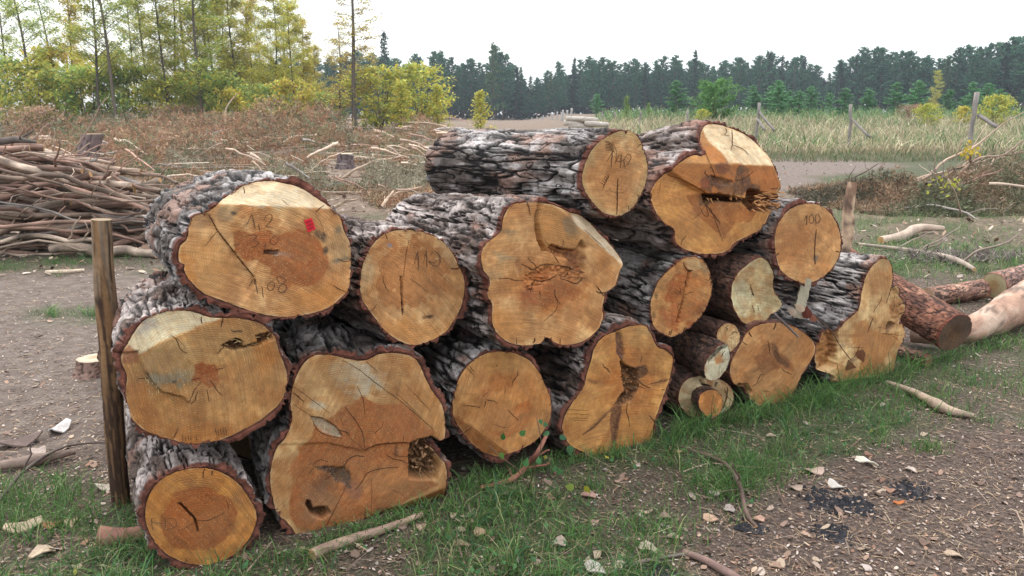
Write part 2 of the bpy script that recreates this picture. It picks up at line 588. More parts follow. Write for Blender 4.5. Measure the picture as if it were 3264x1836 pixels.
    mixv = smooth(-.34, .26, fbm(cx * 9, sx * 9, Z * 7, seed + 40) + .5 * (Hd - .5) - .5 * n3)
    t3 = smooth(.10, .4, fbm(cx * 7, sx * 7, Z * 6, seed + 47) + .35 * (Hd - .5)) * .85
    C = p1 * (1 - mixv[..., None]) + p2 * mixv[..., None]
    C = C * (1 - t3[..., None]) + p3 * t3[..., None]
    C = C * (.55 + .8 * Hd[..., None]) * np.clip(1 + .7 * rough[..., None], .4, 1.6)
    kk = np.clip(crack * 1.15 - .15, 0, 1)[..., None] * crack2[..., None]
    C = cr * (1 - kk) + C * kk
    # broken red bark just behind the cut
    fz = (Z - Z0[None, :])
    lim = .012 + .05 * np.clip(fbm(cx * 9, sx * 9, Z * 0, seed + 60) + .12, 0, 1)
    fr_ = (1 - smooth(lim * .6, lim, fz))[..., None]
    C = C * (1 - fr_) + np.array(RED) * (.8 + .5 * Hd[..., None]) * fr_
    W = W - (fr_ * (lim[..., None] * .12)) * (nr[None, :, 0:1] * e1 + nr[None, :, 1:2] * e2)
    return W, C, nr, per

LOGS = []
def log(label, k, outline, pith, vp, L=1.1, off=0.0, n=240, nk=56, nz=110, thick=.025, style='plate', rear=.95, shift=(0, 0),
        facets=(), paint=(), recess=(), cracks=(), marks=(), dmarks=(), sap=SAP, ringk=1.0, saw=20, seed=1, name='log', cat='log',
        rim=None, flare=None, face_vp=None, tone=(1, 1, 1), group='big logs in the stack', bark_mat_='bark', edge_noise=2.0, parts=None):
    n = int(n * .9); nk = int(nk * .82); nz = int(nz * .9)
    out = catmull(fr(k, outline), n)
    # small natural irregularity of the edge
    T = np.roll(out, -1, 0) - np.roll(out, 1, 0)
    nrm = np.stack([T[:, 1], -T[:, 0]], -1); nrm /= np.linalg.norm(nrm, axis=1)[:, None] + 1e-9
    out = out + nrm * (edge_noise * fbm(out[:, 0] / 9, out[:, 1] / 9, seed=seed, oct=3))[:, None]
    cpx = out.mean(0)
    pith_px = fr(k, pith)
    o = row_point(cpx, off)
    a = ray(np.array(vp, float)); a /= np.linalg.norm(a)
    nf = -a if face_vp is None else -ray(np.array(face_vp, float)) / np.linalg.norm(ray(np.array(face_vp, float)))
    e1 = np.cross(a, [0, 0, 1.0]); e1 /= np.linalg.norm(e1)
    e2 = np.cross(e1, a)
    def plane_hit(px, q, nn):
        d = ray(px)
        return C0 + d * (((q - C0) @ nn) / (d @ nn))[..., None]
    fac = []
    for (p0, p1, ins, tilt) in facets:
        p0, p1, ins = fr(k, p0), fr(k, p1), fr(k, ins)
        A3, B3 = plane_hit(p0, o, nf), plane_hit(p1, o, nf)
        I3 = plane_hit(ins, o, nf)
        dl = (B3 - A3) / np.linalg.norm(B3 - A3)
        mdir = (I3 - A3) - ((I3 - A3) @ dl) * dl; mdir /= np.linalg.norm(mdir)
        nn = nf * cos(radians(tilt)) + mdir * sin(radians(tilt))
        cr = lambda q, p0=p0, p1=p1: (p1[0] - p0[0]) * (q[..., 1] - p0[1]) - (p1[1] - p0[1]) * (q[..., 0] - p0[0])
        fac.append((A3, nn, cr, np.sign(cr(ins))))
    rec = [(fr(k, p), d, sf, nz_) for (p, d, sf, nz_) in recess]
    def surf(px, with_rec=True):
        px = np.asarray(px, float)
        W = plane_hit(px, o, nf)
        for (A3, nn, cr, sg) in fac:
            side = cr(px) * sg > 0
            if side.any():
                W2 = plane_hit(px, A3, nn)
                W = np.where(side[:, None], W2, W)
        if with_rec:
            D = np.zeros(len(px))
            for (p, d, sf, nz_) in rec:
                mk = poly_mask(px + 2.0 * np.stack([vnoise(px[:, 0] / 7, px[:, 1] / 7, seed=4), vnoise(px[:, 0] / 7, px[:, 1] / 7, seed=5)], -1), p, sf)
                D = D + mk * (d + nz_ * fbm(px[:, 0] / 9, px[:, 1] / 9, seed=seed + 70))
            W = W + D[:, None] * a
        return W
    # --- the cut face
    sk = (np.linspace(0, 1, nk) ** .85)
    P = pith_px + sk[:, None, None] * (out[None] - pith_px)
    P = P.reshape(-1, 2)
    W = surf(P)
    C = np.tile(np.array(sap, float), (len(P), 1))
    warp = np.stack([fbm(P[:, 0] / 22, P[:, 1] / 22, seed=seed + 11), fbm(P[:, 0] / 22, P[:, 1] / 22, seed=seed + 12)], -1)
    fine = fbm(P[:, 0] / 6, P[:, 1] / 6, seed=seed + 14)
    big = fbm(P[:, 0] / 60, P[:, 1] / 60, seed=seed + 15)
    sflat = np.repeat(sk, n)
    C = C * (1 + .34 * big[:, None] * np.array((.6, 1.0, 1.3)))
    dx_, dy_ = P[:, 0] - pith_px[0], P[:, 1] - pith_px[1]
    ang_ = np.arctan2(dy_, dx_)
    med = fbm(np.cos(ang_) * 5, np.sin(ang_) * 5, sflat * 2.5, seed + 61)
    C = C * (1 + .55 * med[:, None] * np.array((.8, 1.0, 1.1)))
    brn = smooth(.02, .34, fbm(P[:, 0] / 26 + 9, P[:, 1] / 26, seed=seed + 62, oct=5))[:, None] * .42
    C = C * (1 - brn) + np.array((.40, .225, .095)) * brn
    for it in paint:
        if it[0] == 'E':
            _, x, y, rx, ry, rot, colr, al = it[:8]
            cpt = fr(k, (x, y)); s_ = FR[k][2]
            mk = ell_mask(P + warp * (rx + ry) * s_ * .30, cpt[0], cpt[1], rx * s_, ry * s_, rot, it[8] if len(it) > 8 else .45)
        else:
            _, pl, colr, al = it[:4]
            mk = poly_mask(P + warp * 5, fr(k, pl), it[4] if len(it) > 4 else 3.5)
        mk = (mk * al * np.clip(1 + .5 * fine, 0, 1.15))[:, None]
        C = C * (1 - mk) + np.array(colr) * mk
    # greyed streaks and the thin pale cambium line
    g = smooth(.18, .5, fbm(P[:, 0] / 34, P[:, 1] / 11, seed=seed + 20))[:, None] * .28
    C = C * (1 - g) + np.array((.33, .22, .11)) * g
    cm = smooth(.965, .99, sflat)[:, None] * np.clip(.25 + 1.3 * vnoise(P[:, 0] / 16, P[:, 1] / 16, seed=seed + 44), 0, 1)[:, None]
    C = C * (1 - .7 * cm) + np.array((.66, .50, .30)) * .7 * cm
    if rim is not None:
        cm = smooth(.78, .95, sflat + .08 * big)[:, None] * .6
        C = C * (1 - cm) + np.array(rim) * cm
    rm = np.linalg.norm(W - surf(pith_px[None], False), axis=1)
    Rm = np.linalg.norm(W.reshape(nk, n, 3)[-1] - W.reshape(nk, n, 3)[0].mean(0), axis=1).mean()
    rrv = sflat * Rm * .8 + rm * .2
    uvl = (W - o) @ np.stack([e1, e2], -1)
    sa = radians(saw)
    uvr = np.stack([uvl[:, 0] * cos(sa) + uvl[:, 1] * sin(sa), -uvl[:, 0] * sin(sa) + uvl[:, 1] * cos(sa)], -1)
    uvr += np.array([(uvr[:, 1] ** 2) * .5, uvr[:, 0] * 0]).T
    # passes of the chain saw: slightly different tone on each side of a straight line
    rp = np.random.default_rng(seed + 200)
    for _ in range(4):
        aa = rp.uniform(0, pi); oo = rp.normal(0, .45) * np.ptp(out[:, 0]) / 2
        sdist = (P[:, 0] - cpx[0]) * cos(aa) + (P[:, 1] - cpx[1]) * sin(aa) - oo + 2.5 * warp[:, 0] * 3
        C = C * (1 + .075 * (smooth(-2.5, 2.5, sdist) * 2 - 1) * rp.choice([-1, 1]) * np.clip(1 - np.abs(sdist) / 150, 0, 1))[:, None]
    sat = 1 - C[:, 2] / (C[:, 0] + 1e-6)
    gs = smooth(.40, .72, sat)[:, None]
    C = C * (1 - gs + gs * np.array((.77, .555, .42)))
    C = C * np.array(tone)
    loc = W.reshape(nk, n, 3)[-1].mean(0).copy(); loc[2] = W[:, 2].min()
    root = thing(name, label, cat, loc, group)
    F = grid_faces(nk, n)[:, ::-1]
    part('cut_face', W, [F], MAT['sawn'], root, col=C, uv=uvr,
         attr={'rr': rrv, 'rd': ringk * np.clip(.55 + .7 * fbm(P[:, 0] / 50, P[:, 1] / 50, seed=seed + 33), .1, 1)})
    # --- bark
    ring3 = W.reshape(nk, n, 3)[-1]
    rel = ring3 - o
    O2 = np.stack([rel @ e1, rel @ e2], -1); Z0 = rel @ a
    Wb, Cb, nr, per = bark_surface(O2, Z0, L, (e1, e2, a, o), thick, rear, shift, nz, style, seed, flare)
    inner = ring3 + a * .002
    mid = inner * .5 + Wb[0] * .5 - a * (.003 * (1 + vnoise(O2[:, 0] * 60, O2[:, 1] * 60, seed=seed)))[:, None]
    hn = (1 + .5 * vnoise(O2[:, 0] * 50, O2[:, 1] * 50, seed=seed + 2))[:, None]
    extra = np.stack([inner, mid, Wb[0]])
    ce = np.stack([np.array(RED) * hn * .30, np.array(RED) * hn * 1.15, np.array(RED) * hn * .8])
    capn = 3
    rearc = Wb[-1].mean(0)
    caps = np.stack([rearc + (Wb[-1] - rearc) * f for f in (.93, .45, .02)])
    cc = np.stack([np.tile(np.array(c_), (n, 1)) for c_ in ((.2, .1, .06), (.42, .27, .12), (.42, .22, .1))])
    # ragged front: the bark stands a few mm proud or back of the saw cut
    jag = (.010 * fbm(O2[:, 0] * 22, O2[:, 1] * 22, seed=seed + 8))[:, None] * a
    Wb[0] += jag; extra[2] += jag; extra[1] += jag * .5
    Va = np.concatenate([extra.reshape(-1, 3), Wb[1:].reshape(-1, 3), caps.reshape(-1, 3)])
    Ca = np.concatenate([ce.reshape(-1, 3), Cb[1:].reshape(-1, 3), cc.reshape(-1, 3)])
    part('bark', Va, [grid_faces(3 + nz - 1 + 3, n)], MAT[bark_mat_], root, col=Ca, smooth_shade=False)
    # fine drying cracks running out from the pith, drawn as dark shade ribbons
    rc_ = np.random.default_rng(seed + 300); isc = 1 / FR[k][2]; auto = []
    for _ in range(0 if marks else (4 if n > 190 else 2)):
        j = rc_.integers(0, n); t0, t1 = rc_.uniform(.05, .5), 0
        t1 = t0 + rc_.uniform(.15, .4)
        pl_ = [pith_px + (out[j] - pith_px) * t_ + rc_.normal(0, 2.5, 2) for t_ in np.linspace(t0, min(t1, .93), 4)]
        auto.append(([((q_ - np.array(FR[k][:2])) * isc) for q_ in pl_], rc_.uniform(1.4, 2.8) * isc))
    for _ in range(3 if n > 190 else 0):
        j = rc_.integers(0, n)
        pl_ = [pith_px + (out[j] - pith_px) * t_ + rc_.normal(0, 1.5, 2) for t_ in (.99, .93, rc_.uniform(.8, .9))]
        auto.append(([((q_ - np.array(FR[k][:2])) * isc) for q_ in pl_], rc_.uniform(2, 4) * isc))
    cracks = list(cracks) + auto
    # --- drawn strokes on the face
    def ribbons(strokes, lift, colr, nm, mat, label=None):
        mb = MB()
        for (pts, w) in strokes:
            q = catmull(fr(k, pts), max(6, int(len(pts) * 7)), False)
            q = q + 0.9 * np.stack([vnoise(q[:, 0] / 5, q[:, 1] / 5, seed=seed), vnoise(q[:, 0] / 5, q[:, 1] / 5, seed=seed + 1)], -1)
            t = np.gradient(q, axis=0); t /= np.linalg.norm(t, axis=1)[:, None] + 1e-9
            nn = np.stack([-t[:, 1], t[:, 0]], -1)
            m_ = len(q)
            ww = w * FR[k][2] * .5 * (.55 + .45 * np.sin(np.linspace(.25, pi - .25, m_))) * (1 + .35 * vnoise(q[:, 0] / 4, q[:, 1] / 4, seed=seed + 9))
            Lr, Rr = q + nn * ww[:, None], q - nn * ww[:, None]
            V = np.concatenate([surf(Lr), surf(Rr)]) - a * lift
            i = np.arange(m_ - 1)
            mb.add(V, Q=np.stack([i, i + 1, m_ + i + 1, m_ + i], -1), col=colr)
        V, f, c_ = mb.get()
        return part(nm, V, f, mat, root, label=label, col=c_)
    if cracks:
        for ck in cracks: ribbons([ck], .0012, (.075, .035, .018), 'crack', MAT['mark'])  # thin cracks: dark ribbons on the face, their shade painted as colour
    for (lb, strokes) in marks:
        ribbons([(p, w) for p, w in strokes], .0018, (.10, .055, .035), 'crayon_number', MAT['mark'], lb)
    info = dict(root=root, surf=surf, a=a, e1=e1, e2=e2, o=o, k=k, n=nf)
    LOGS.append(info)
    return info

# top left: the widest log, with numbers and a red tag
L1 = log('huge log at the top left end, marked 1,2 and 1,08, with red tag', '1',
    [(850,230),(960,160),(1080,120),(1200,105),(1330,125),(1500,170),(1640,260),(1790,362),(1865,440),(1900,560),(1955,680),(1965,800),(1958,1000),(1940,1110),(1870,1190),(1750,1280),(1600,1330),(1400,1360),(1200,1345),(1020,1300),(800,1220),(620,1150),(500,1050),(430,930),(436,885),(385,850),(390,720),(460,640),(480,500),(525,430),(600,412),(655,385),(720,340),(760,300)],
    (1150,790), (104, 500), L=1.1, off=-.02, n=320, nk=80, nz=170, thick=.025, rear=.98, seed=3, saw=65,
    facets=[((738,318),(1800,363),(1300,150),42)],
    paint=[('E',600,950,260,330,0,(.62,.43,.19),.7),('E',450,960,70,300,-12,(.62,.31,.07),.6),('E',1700,1200,300,150,0,(.60,.33,.09),.5),
      ('P',[(880,580),(950,555),(1050,600),(1130,570),(1200,560),(1260,600),(1310,610),(1370,570),(1450,575),(1490,545),(1560,560),(1620,600),(1700,700),(1750,780),(1765,900),(1700,1000),(1640,1050),(1540,1090),(1430,1060),(1380,1120),(1300,1000),(1220,980),(1220,910),(1150,870),(1100,830),(1000,850),(900,760)],(0.396,0.168,0.059),0.95),
      ('E',830,400,110,60,-15,(.20,.17,.11),.6),('E',885,410,28,18,20,BLK,.8),('E',900,520,60,60,0,(.46,.27,.09),.5),
      ('E',1690,610,75,34,40,BLK,.85),('E',1855,565,45,28,-20,BLK,.75),('E',1735,740,26,34,0,BLK,.95),('E',1880,835,95,24,-10,(.05,.05,.05),.85),('E',1860,700,110,180,0,(.30,.25,.15),.5),
      ('E',1240,765,75,22,5,BLK,.8),('E',1330,780,90,25,8,(.30,.22,.18),.6),
      ('E',600,470,90,60,-20,(.30,.20,.12),.6),
      ('P',[(700,40),(2000,40),(2000,372),(700,316)],(.70,.56,.36),.95,2),('E',1250,250,420,70,3,(.42,.36,.25),.5)],
    recess=[([(440,420),(600,380),(655,420),(740,570),(850,720),(1070,990),(1100,1060),(900,1300),(300,1200),(300,600)],.012,3,0),([(1160,755),(1300,750),(1300,790),(1170,785)],.02,3,0)],
    cracks=[([(655,420),(700,500),(740,572),(850,715),(980,880),(1072,992)],9),([(735,575),(680,640),(625,710)],5),([(1320,270),(1390,333)],4),
      ([(1635,400),(1700,520),(1730,620)],3),([(1840,820),(1900,850),(1950,845)],7),([(1560,890),(1600,850),(1620,830)],4)],
    marks=[('handwritten 1,2',[([(1000,520),(1025,465),(1052,415)],6),([(1052,415),(1068,480),(1080,550)],9),([(1115,508),(1122,565)],8),([(1165,455),(1190,420),(1225,415),(1238,445),(1215,490),(1180,530),(1210,530),(1245,538)],6)]),
      ('handwritten 3,0',[([(880,692),(905,697),(935,688)],6),([(1015,608),(1070,605),(1098,622),(1058,650),(1102,668),(1108,695),(1040,720)],6),([(1176,680),(1172,735)],7),([(1272,612),(1235,635),(1218,668),(1235,690),(1262,694),(1290,665),(1290,630),(1262,622)],6)]),
      ('handwritten 1,08',[([(1032,1082),(1055,1045),(1080,1010)],6),([(1080,1010),(1092,1080),(1106,1147)],9),([(1145,1080),(1156,1185)],8),([(1240,1030),(1205,1055),(1195,1095),(1215,1118),(1248,1100),(1262,1060),(1240,1030)],6),([(1340,1000),(1300,985),(1282,1010),(1310,1045),(1360,1070),(1372,1100),(1340,1138),(1300,1125),(1300,1090),(1340,1050),(1368,1020),(1340,1000)],7)])])

# left, second row
L3 = log('broad log second from the ground at the left end, small star-shaped heart', '2',
    [(560,150),(660,145),(760,150),(900,190),(990,212),(1150,212),(1300,230),(1430,270),(1500,330),(1560,400),(1590,520),(1640,640),(1668,760),(1650,900),(1600,1000),(1500,1090),(1400,1170),(1250,1250),(1130,1310),(950,1360),(800,1372),(650,1355),(500,1320),(350,1260),(240,1160),(200,1030),(175,900),(190,780),(160,680),(130,620),(150,520),(200,440),(260,340),(340,240),(450,185)],
    (920,740), (300, 350), L=.80, off=.0, n=300, nk=76, nz=120, thick=.025, seed=7, tone=(.84, .84, .80), saw=10, ringk=1.6, style='flaky',
    sap=(0.583,0.395,0.179),
    facets=[((300,530),(1050,222),(500,250),36)],
    paint=[('E',560,640,330,240,0,(.38,.31,.17),.65),('E',1150,420,400,170,0,(.42,.32,.16),.5),('E',560,780,190,55,4,(.13,.125,.10),.75),('E',440,790,60,70,0,(.24,.22,.16),.6),('E',700,740,150,50,5,(.22,.19,.13),.5),
      ('E',900,1280,560,110,-4,(.52,.25,.07),.6),('E',1480,520,110,150,-20,(.56,.27,.06),.6),('E',300,1020,140,260,-20,(.46,.21,.07),.45),('E',1120,830,260,160,0,(.55,.38,.18),.35),
      ('P',[(815,640),(880,615),(925,650),(990,640),(1040,690),(1030,740),(1045,800),(1010,850),(940,870),(905,820),(850,800),(780,795),(810,740)],(0.378,0.143,0.050),0.97,3),
      ('P',[(130,380),(300,120),(760,100),(1060,225),(900,262),(700,350),(500,430),(330,530),(280,560),(240,500)],(.50,.43,.29),.9,3),('E',360,290,120,70,-30,(.20,.19,.19),.7),
      ('P',[(130,520),(200,450),(290,530),(290,640),(130,660)],(.33,.17,.11),.9,3),
      ('P',[(1060,470),(1200,400),(1260,430),(1250,480),(1400,440),(1380,380),(1510,350),(1530,400),(1420,460),(1260,490),(1170,515)],ROT,.95,3),('P',[(1150,325),(1260,332),(1255,348),(1150,342)],BLK,.95,2),('E',1450,290,90,40,20,(.20,.13,.07),.6),('E',620,805,22,14,0,BLK,.9)],
    recess=[([(1060,470),(1200,400),(1260,430),(1250,480),(1400,440),(1380,380),(1510,350),(1530,400),(1420,460),(1260,490),(1170,515)],.035,2,.02),([(285,520),(345,690),(430,820),(520,905),(700,945),(760,1000),(600,1500),(0,1500),(0,560)],.014,4,0)],
    cracks=[([(925,870),(935,920),(946,985)],9),([(290,785),(380,778)],7),([(360,700),(430,815),(520,905),(700,940)],5),([(1020,550),(1060,500),(1130,455)],8),([(1150,470),(1200,520),(1190,550)],3),([(1000,690),(1080,675)],7),([(780,785),(870,765)],6),([(570,385),(640,400),(700,450),(720,500)],4)]
      + [([(x,1290+ (x%7)*3),(x+4,1350)],5) for x in (700,725,750,775,830)] + [([(x,1215+(x%5)*4),(x+14,1300)],5) for x in (1000,1024,1048,1072,1096)])

# left, bottom row
L7 = log('round log at the bottom left beside the wooden post, under the broad log', '9',
    [(760,853),(860,870),(960,930),(1030,1020),(1068,1100),(1060,1180),(1010,1270),(930,1340),(800,1386),(680,1375),(580,1330),(510,1260),(465,1170),(458,1080),(480,1000),(540,920),(640,870)],
    (740,1160), (190, 361), L=1.05, off=.0, n=280, nk=64, nz=150, thick=.025, seed=12, tone=(.88, .80, .70), saw=35, style='flaky', sap=(0.594,0.373,0.128),
    paint=[('P',[(600,1000),(700,955),(800,950),(860,1000),(930,1020),(965,1090),(945,1180),(900,1250),(820,1300),(720,1310),(620,1290),(560,1230),(535,1150),(560,1060)],(0.370,0.160,0.054),0.95,4),
      ('E',560,1000,60,110,25,(.58,.35,.12),.5),('E',740,1130,150,130,0,(.50,.24,.09),.4)],
    recess=[([(640,1050),(655,1045),(740,1135),(750,1200),(740,1200),(728,1140)],.02,2,0)],
    cracks=[([(635,1040),(700,1105),(733,1145),(745,1205)],6),([(735,1140),(800,1142),(850,1120),(890,1102)],4),([(733,1148),(690,1175),(640,1200)],2.5),([(905,1030),(918,1080)],4),([(940,1160),(915,1170)],3),([(790,1160),(835,1200)],2)],
    marks=[('handwritten letters at the left of the face',[([(490,1130),(492,1160),(500,1195)],4),([(490,1130),(520,1128)],3),([(495,1152),(560,1158)],3),([(560,1130),(610,1132),(630,1155),(615,1180),(570,1190)],3),([(565,1130),(566,1190)],3)])])

# second of the upper row
L2 = log('round log marked 110 in the upper row, right of the huge tagged log', '6',
    [(590,545),(700,562),(830,620),(905,700),(960,800),(1000,900),(1007,1000),(980,1120),(930,1220),(870,1300),(780,1360),(640,1402),(540,1380),(430,1310),(340,1200),(250,1070),(228,950),(240,850),(270,750),(320,660),(390,590),(470,553)],
    (555,900), (-350, 420), L=1.1, off=.06, n=280, nk=64, nz=110, thick=.025, seed=17, saw=50, style='flaky', sap=(0.615,0.424,0.211), ringk=1.3,
    paint=[('E',600,880,272,255,10,(0.430,0.227,0.090),0.85,.03),('E',580,900,150,150,0,(.58,.36,.17),.6),('E',880,720,70,120,-20,(.30,.26,.17),.45),('E',270,850,40,140,0,(.38,.32,.2),.5),('E',300,1120,120,60,50,(.42,.25,.09),.5),('E',450,660,22,14,20,(.16,.14,.16),.8),
      ('E',740,1188,45,13,-12,(.09,.045,.03),.9),('E',620,1300,260,80,0,(.6,.37,.13),.5)],
    recess=[([(530,890),(545,890),(552,1170),(542,1170)],.015,2,0)],
    cracks=[([(592,620),(570,740),(553,890)],4),([(538,895),(533,1000),(545,1100),(548,1180)],10),([(395,880),(410,950),(445,1010)],4),([(480,780),(520,830)],2.5),([(600,910),(680,960),(745,1025)],3)],
    marks=[('handwritten 110',[([(632,800),(658,705)],4),([(658,705),(662,770),(665,832)],7),([(700,790),(722,695)],4),([(722,695),(724,760),(728,828)],7),([(750,735),(785,705),(818,730),(822,790),(795,815),(760,800),(740,775),(770,790),(805,770)],5)])])

# centre: the lobed log
L4 = log('large lobed log in the middle of the upper row with cracked rotten heart', '6',
    [(1350,365),(1450,343),(1560,340),(1690,365),(1790,412),(1870,440),(1940,490),(2010,570),(2090,650),(2185,785),(2165,850),(2150,905),(2125,965),(2055,1012),(2050,1060),(2035,1130),(2040,1200),(2000,1290),(1900,1370),(1780,1402),(1690,1388),(1622,1345),(1570,1390),(1450,1407),(1330,1380),(1240,1300),(1212,1200),(1215,1100),(1178,1030),(1197,920),(1150,840),(1133,740),(1160,660),(1230,600),(1285,545),(1300,450)],
    (1640,930), (-450, 400), L=.86, off=-.02, n=320, nk=84, nz=150, thick=.022, seed=23, saw=75, style='flaky', sap=(0.636,0.435,0.211),
    facets=[((1812,470),(2178,792),(2050,570),40)],
    paint=[('E',1650,950,250,210,0,(.50,.25,.085),.8),('E',1660,960,180,140,0,(.40,.165,.055),.7),('P',[(1450,960),(1600,940),(1750,960),(1900,1000),(1820,1080),(1690,1060),(1620,1130),(1500,1100)],(.38,.16,.06),.6),
      ('P',[(1580,350),(1660,370),(1780,440),(1830,540),(1870,600),(1860,660),(1800,710),(1750,690),(1660,655),(1650,700),(1600,705),(1560,600),(1545,480)],(.52,.335,.135),.9,3),
      ('E',1800,520,55,90,-10,(.16,.14,.10),.7),('E',1330,560,75,35,10,(.20,.18,.12),.5),('E',1310,745,100,28,5,(.22,.2,.14),.5),('E',1240,880,60,30,0,(.24,.2,.14),.4),('E',1410,800,22,60,0,(.20,.08,.05),.5),
      ('E',1300,1250,160,120,30,(.60,.36,.12),.6),('E',1850,1180,150,60,-50,(.42,.22,.10),.45),('E',1300,1000,150,60,0,(.5,.29,.12),.5),
      ('E',1480,1050,60,70,0,(.30,.10,.05),.6),('E',1850,780,70,80,0,(.20,.08,.04),.8),('E',1740,700,110,40,10,(.36,.16,.06),.7),
      ('P',[(1800,420),(1900,440),(2220,780),(2180,800),(1960,610),(1820,480)],(.64,.52,.36),.95,2)],
    recess=[([(1570,340),(1590,350),(1560,480),(1580,600),(1620,700),(1590,710),(1545,600),(1535,470)],.035,3,0),([(1620,700),(1660,655),(1750,690),(1840,700),(1880,620),(1910,680),(1900,850),(1840,850),(1780,760),(1700,740)],.03,4,.01),
      ([(1470,870),(1560,830),(1700,812),(1800,830),(1900,870),(1880,930),(1800,920),(1700,890),(1600,930),(1520,1000),(1470,980)],.006,14,.02)],
    cracks=[([(1568,345),(1548,440),(1552,560),(1580,640),(1608,702)],13),([(1655,655),(1700,672),(1750,690),(1800,690)],9),([(1430,798),(1480,822),(1520,842),(1580,808),(1640,800),(1700,812)],7),([(1700,812),(1780,825),(1850,850),(1905,862)],10),([(1720,905),(1780,925),(1850,945),(1890,900)],8),
      ([(1480,1000),(1520,960),(1545,925),(1600,930),(1690,885)],8),([(1680,985),(1684,1040),(1720,1095)],6),([(1568,1000),(1576,1050)],6),([(1500,1010),(1530,940)],5),([(1860,880),(1890,840)],5),([(1990,965),(2020,1000),(2045,1035)],9),([(1690,700),(1680,740),(1710,790)],6),
      ([(1700,1060),(1690,1140),(1600,1225)],4),([(1395,1350),(1397,1400)],5),([(1720,1350),(1722,1395)],6),([(1900,540),(2060,690)],3),([(1600,620),(1700,700),(1810,730)],5)])

# top row, bark seen full length
L5 = log('long log on top of the stack, bark in full view, face marked 140', '0',
    [(1370,138),(1430,152),(1475,200),(1505,270),(1528,350),(1532,430),(1512,520),(1475,600),(1425,675),(1350,722),(1280,718),(1210,690),(1145,615),(1100,540),(1086,460),(1105,375),(1145,285),(1200,225),(1245,190),(1310,158)],
    (1320,475), (-1467, 293), L=1.03, off=.0, n=300, nk=60, nz=230, thick=.016, seed=31, saw=80, style='plate', sap=(0.657,0.475,0.243), rim=(.46,.38,.19), face_vp=(-700,350), rear=1.0, shift=(0,-.02),
    paint=[('E',1310,480,160,200,0,(.58,.35,.15),.6),('E',1320,420,60,90,0,(.50,.28,.1),.4),('E',1130,330,40,80,20,(.38,.33,.17),.5),('E',1180,620,90,60,40,(.62,.47,.22),.6)],
    cracks=[([(1330,470),(1326,560),(1325,640),(1322,715)],8),([(1272,540),(1300,565),(1350,570),(1400,545)],2.5)] +
      [([(1238+i,212+i*11),(1268+i*2,220+i*10),(1296+i*2,240+i*9)],3.5) for i in range(7)] + [([(1255-i*9,425+i*14),(1270-i*8,440+i*15),(1262-i*7,470+i*14)],4) for i in range(6)] + [([(1290,215),(1318,290),(1310,370)],3)],
    marks=[('handwritten 140',[([(1252,352),(1275,320),(1292,285)],4),([(1292,285),(1286,340),(1282,402)],5),([(1335,310),(1320,350),(1350,350),(1365,342)],4),([(1352,300),(1349,350),(1345,398)],5),([(1370,335),(1372,392)],5),([(1372,345),(1392,308),(1414,308),(1416,335),(1396,372),(1374,392)],4)])])

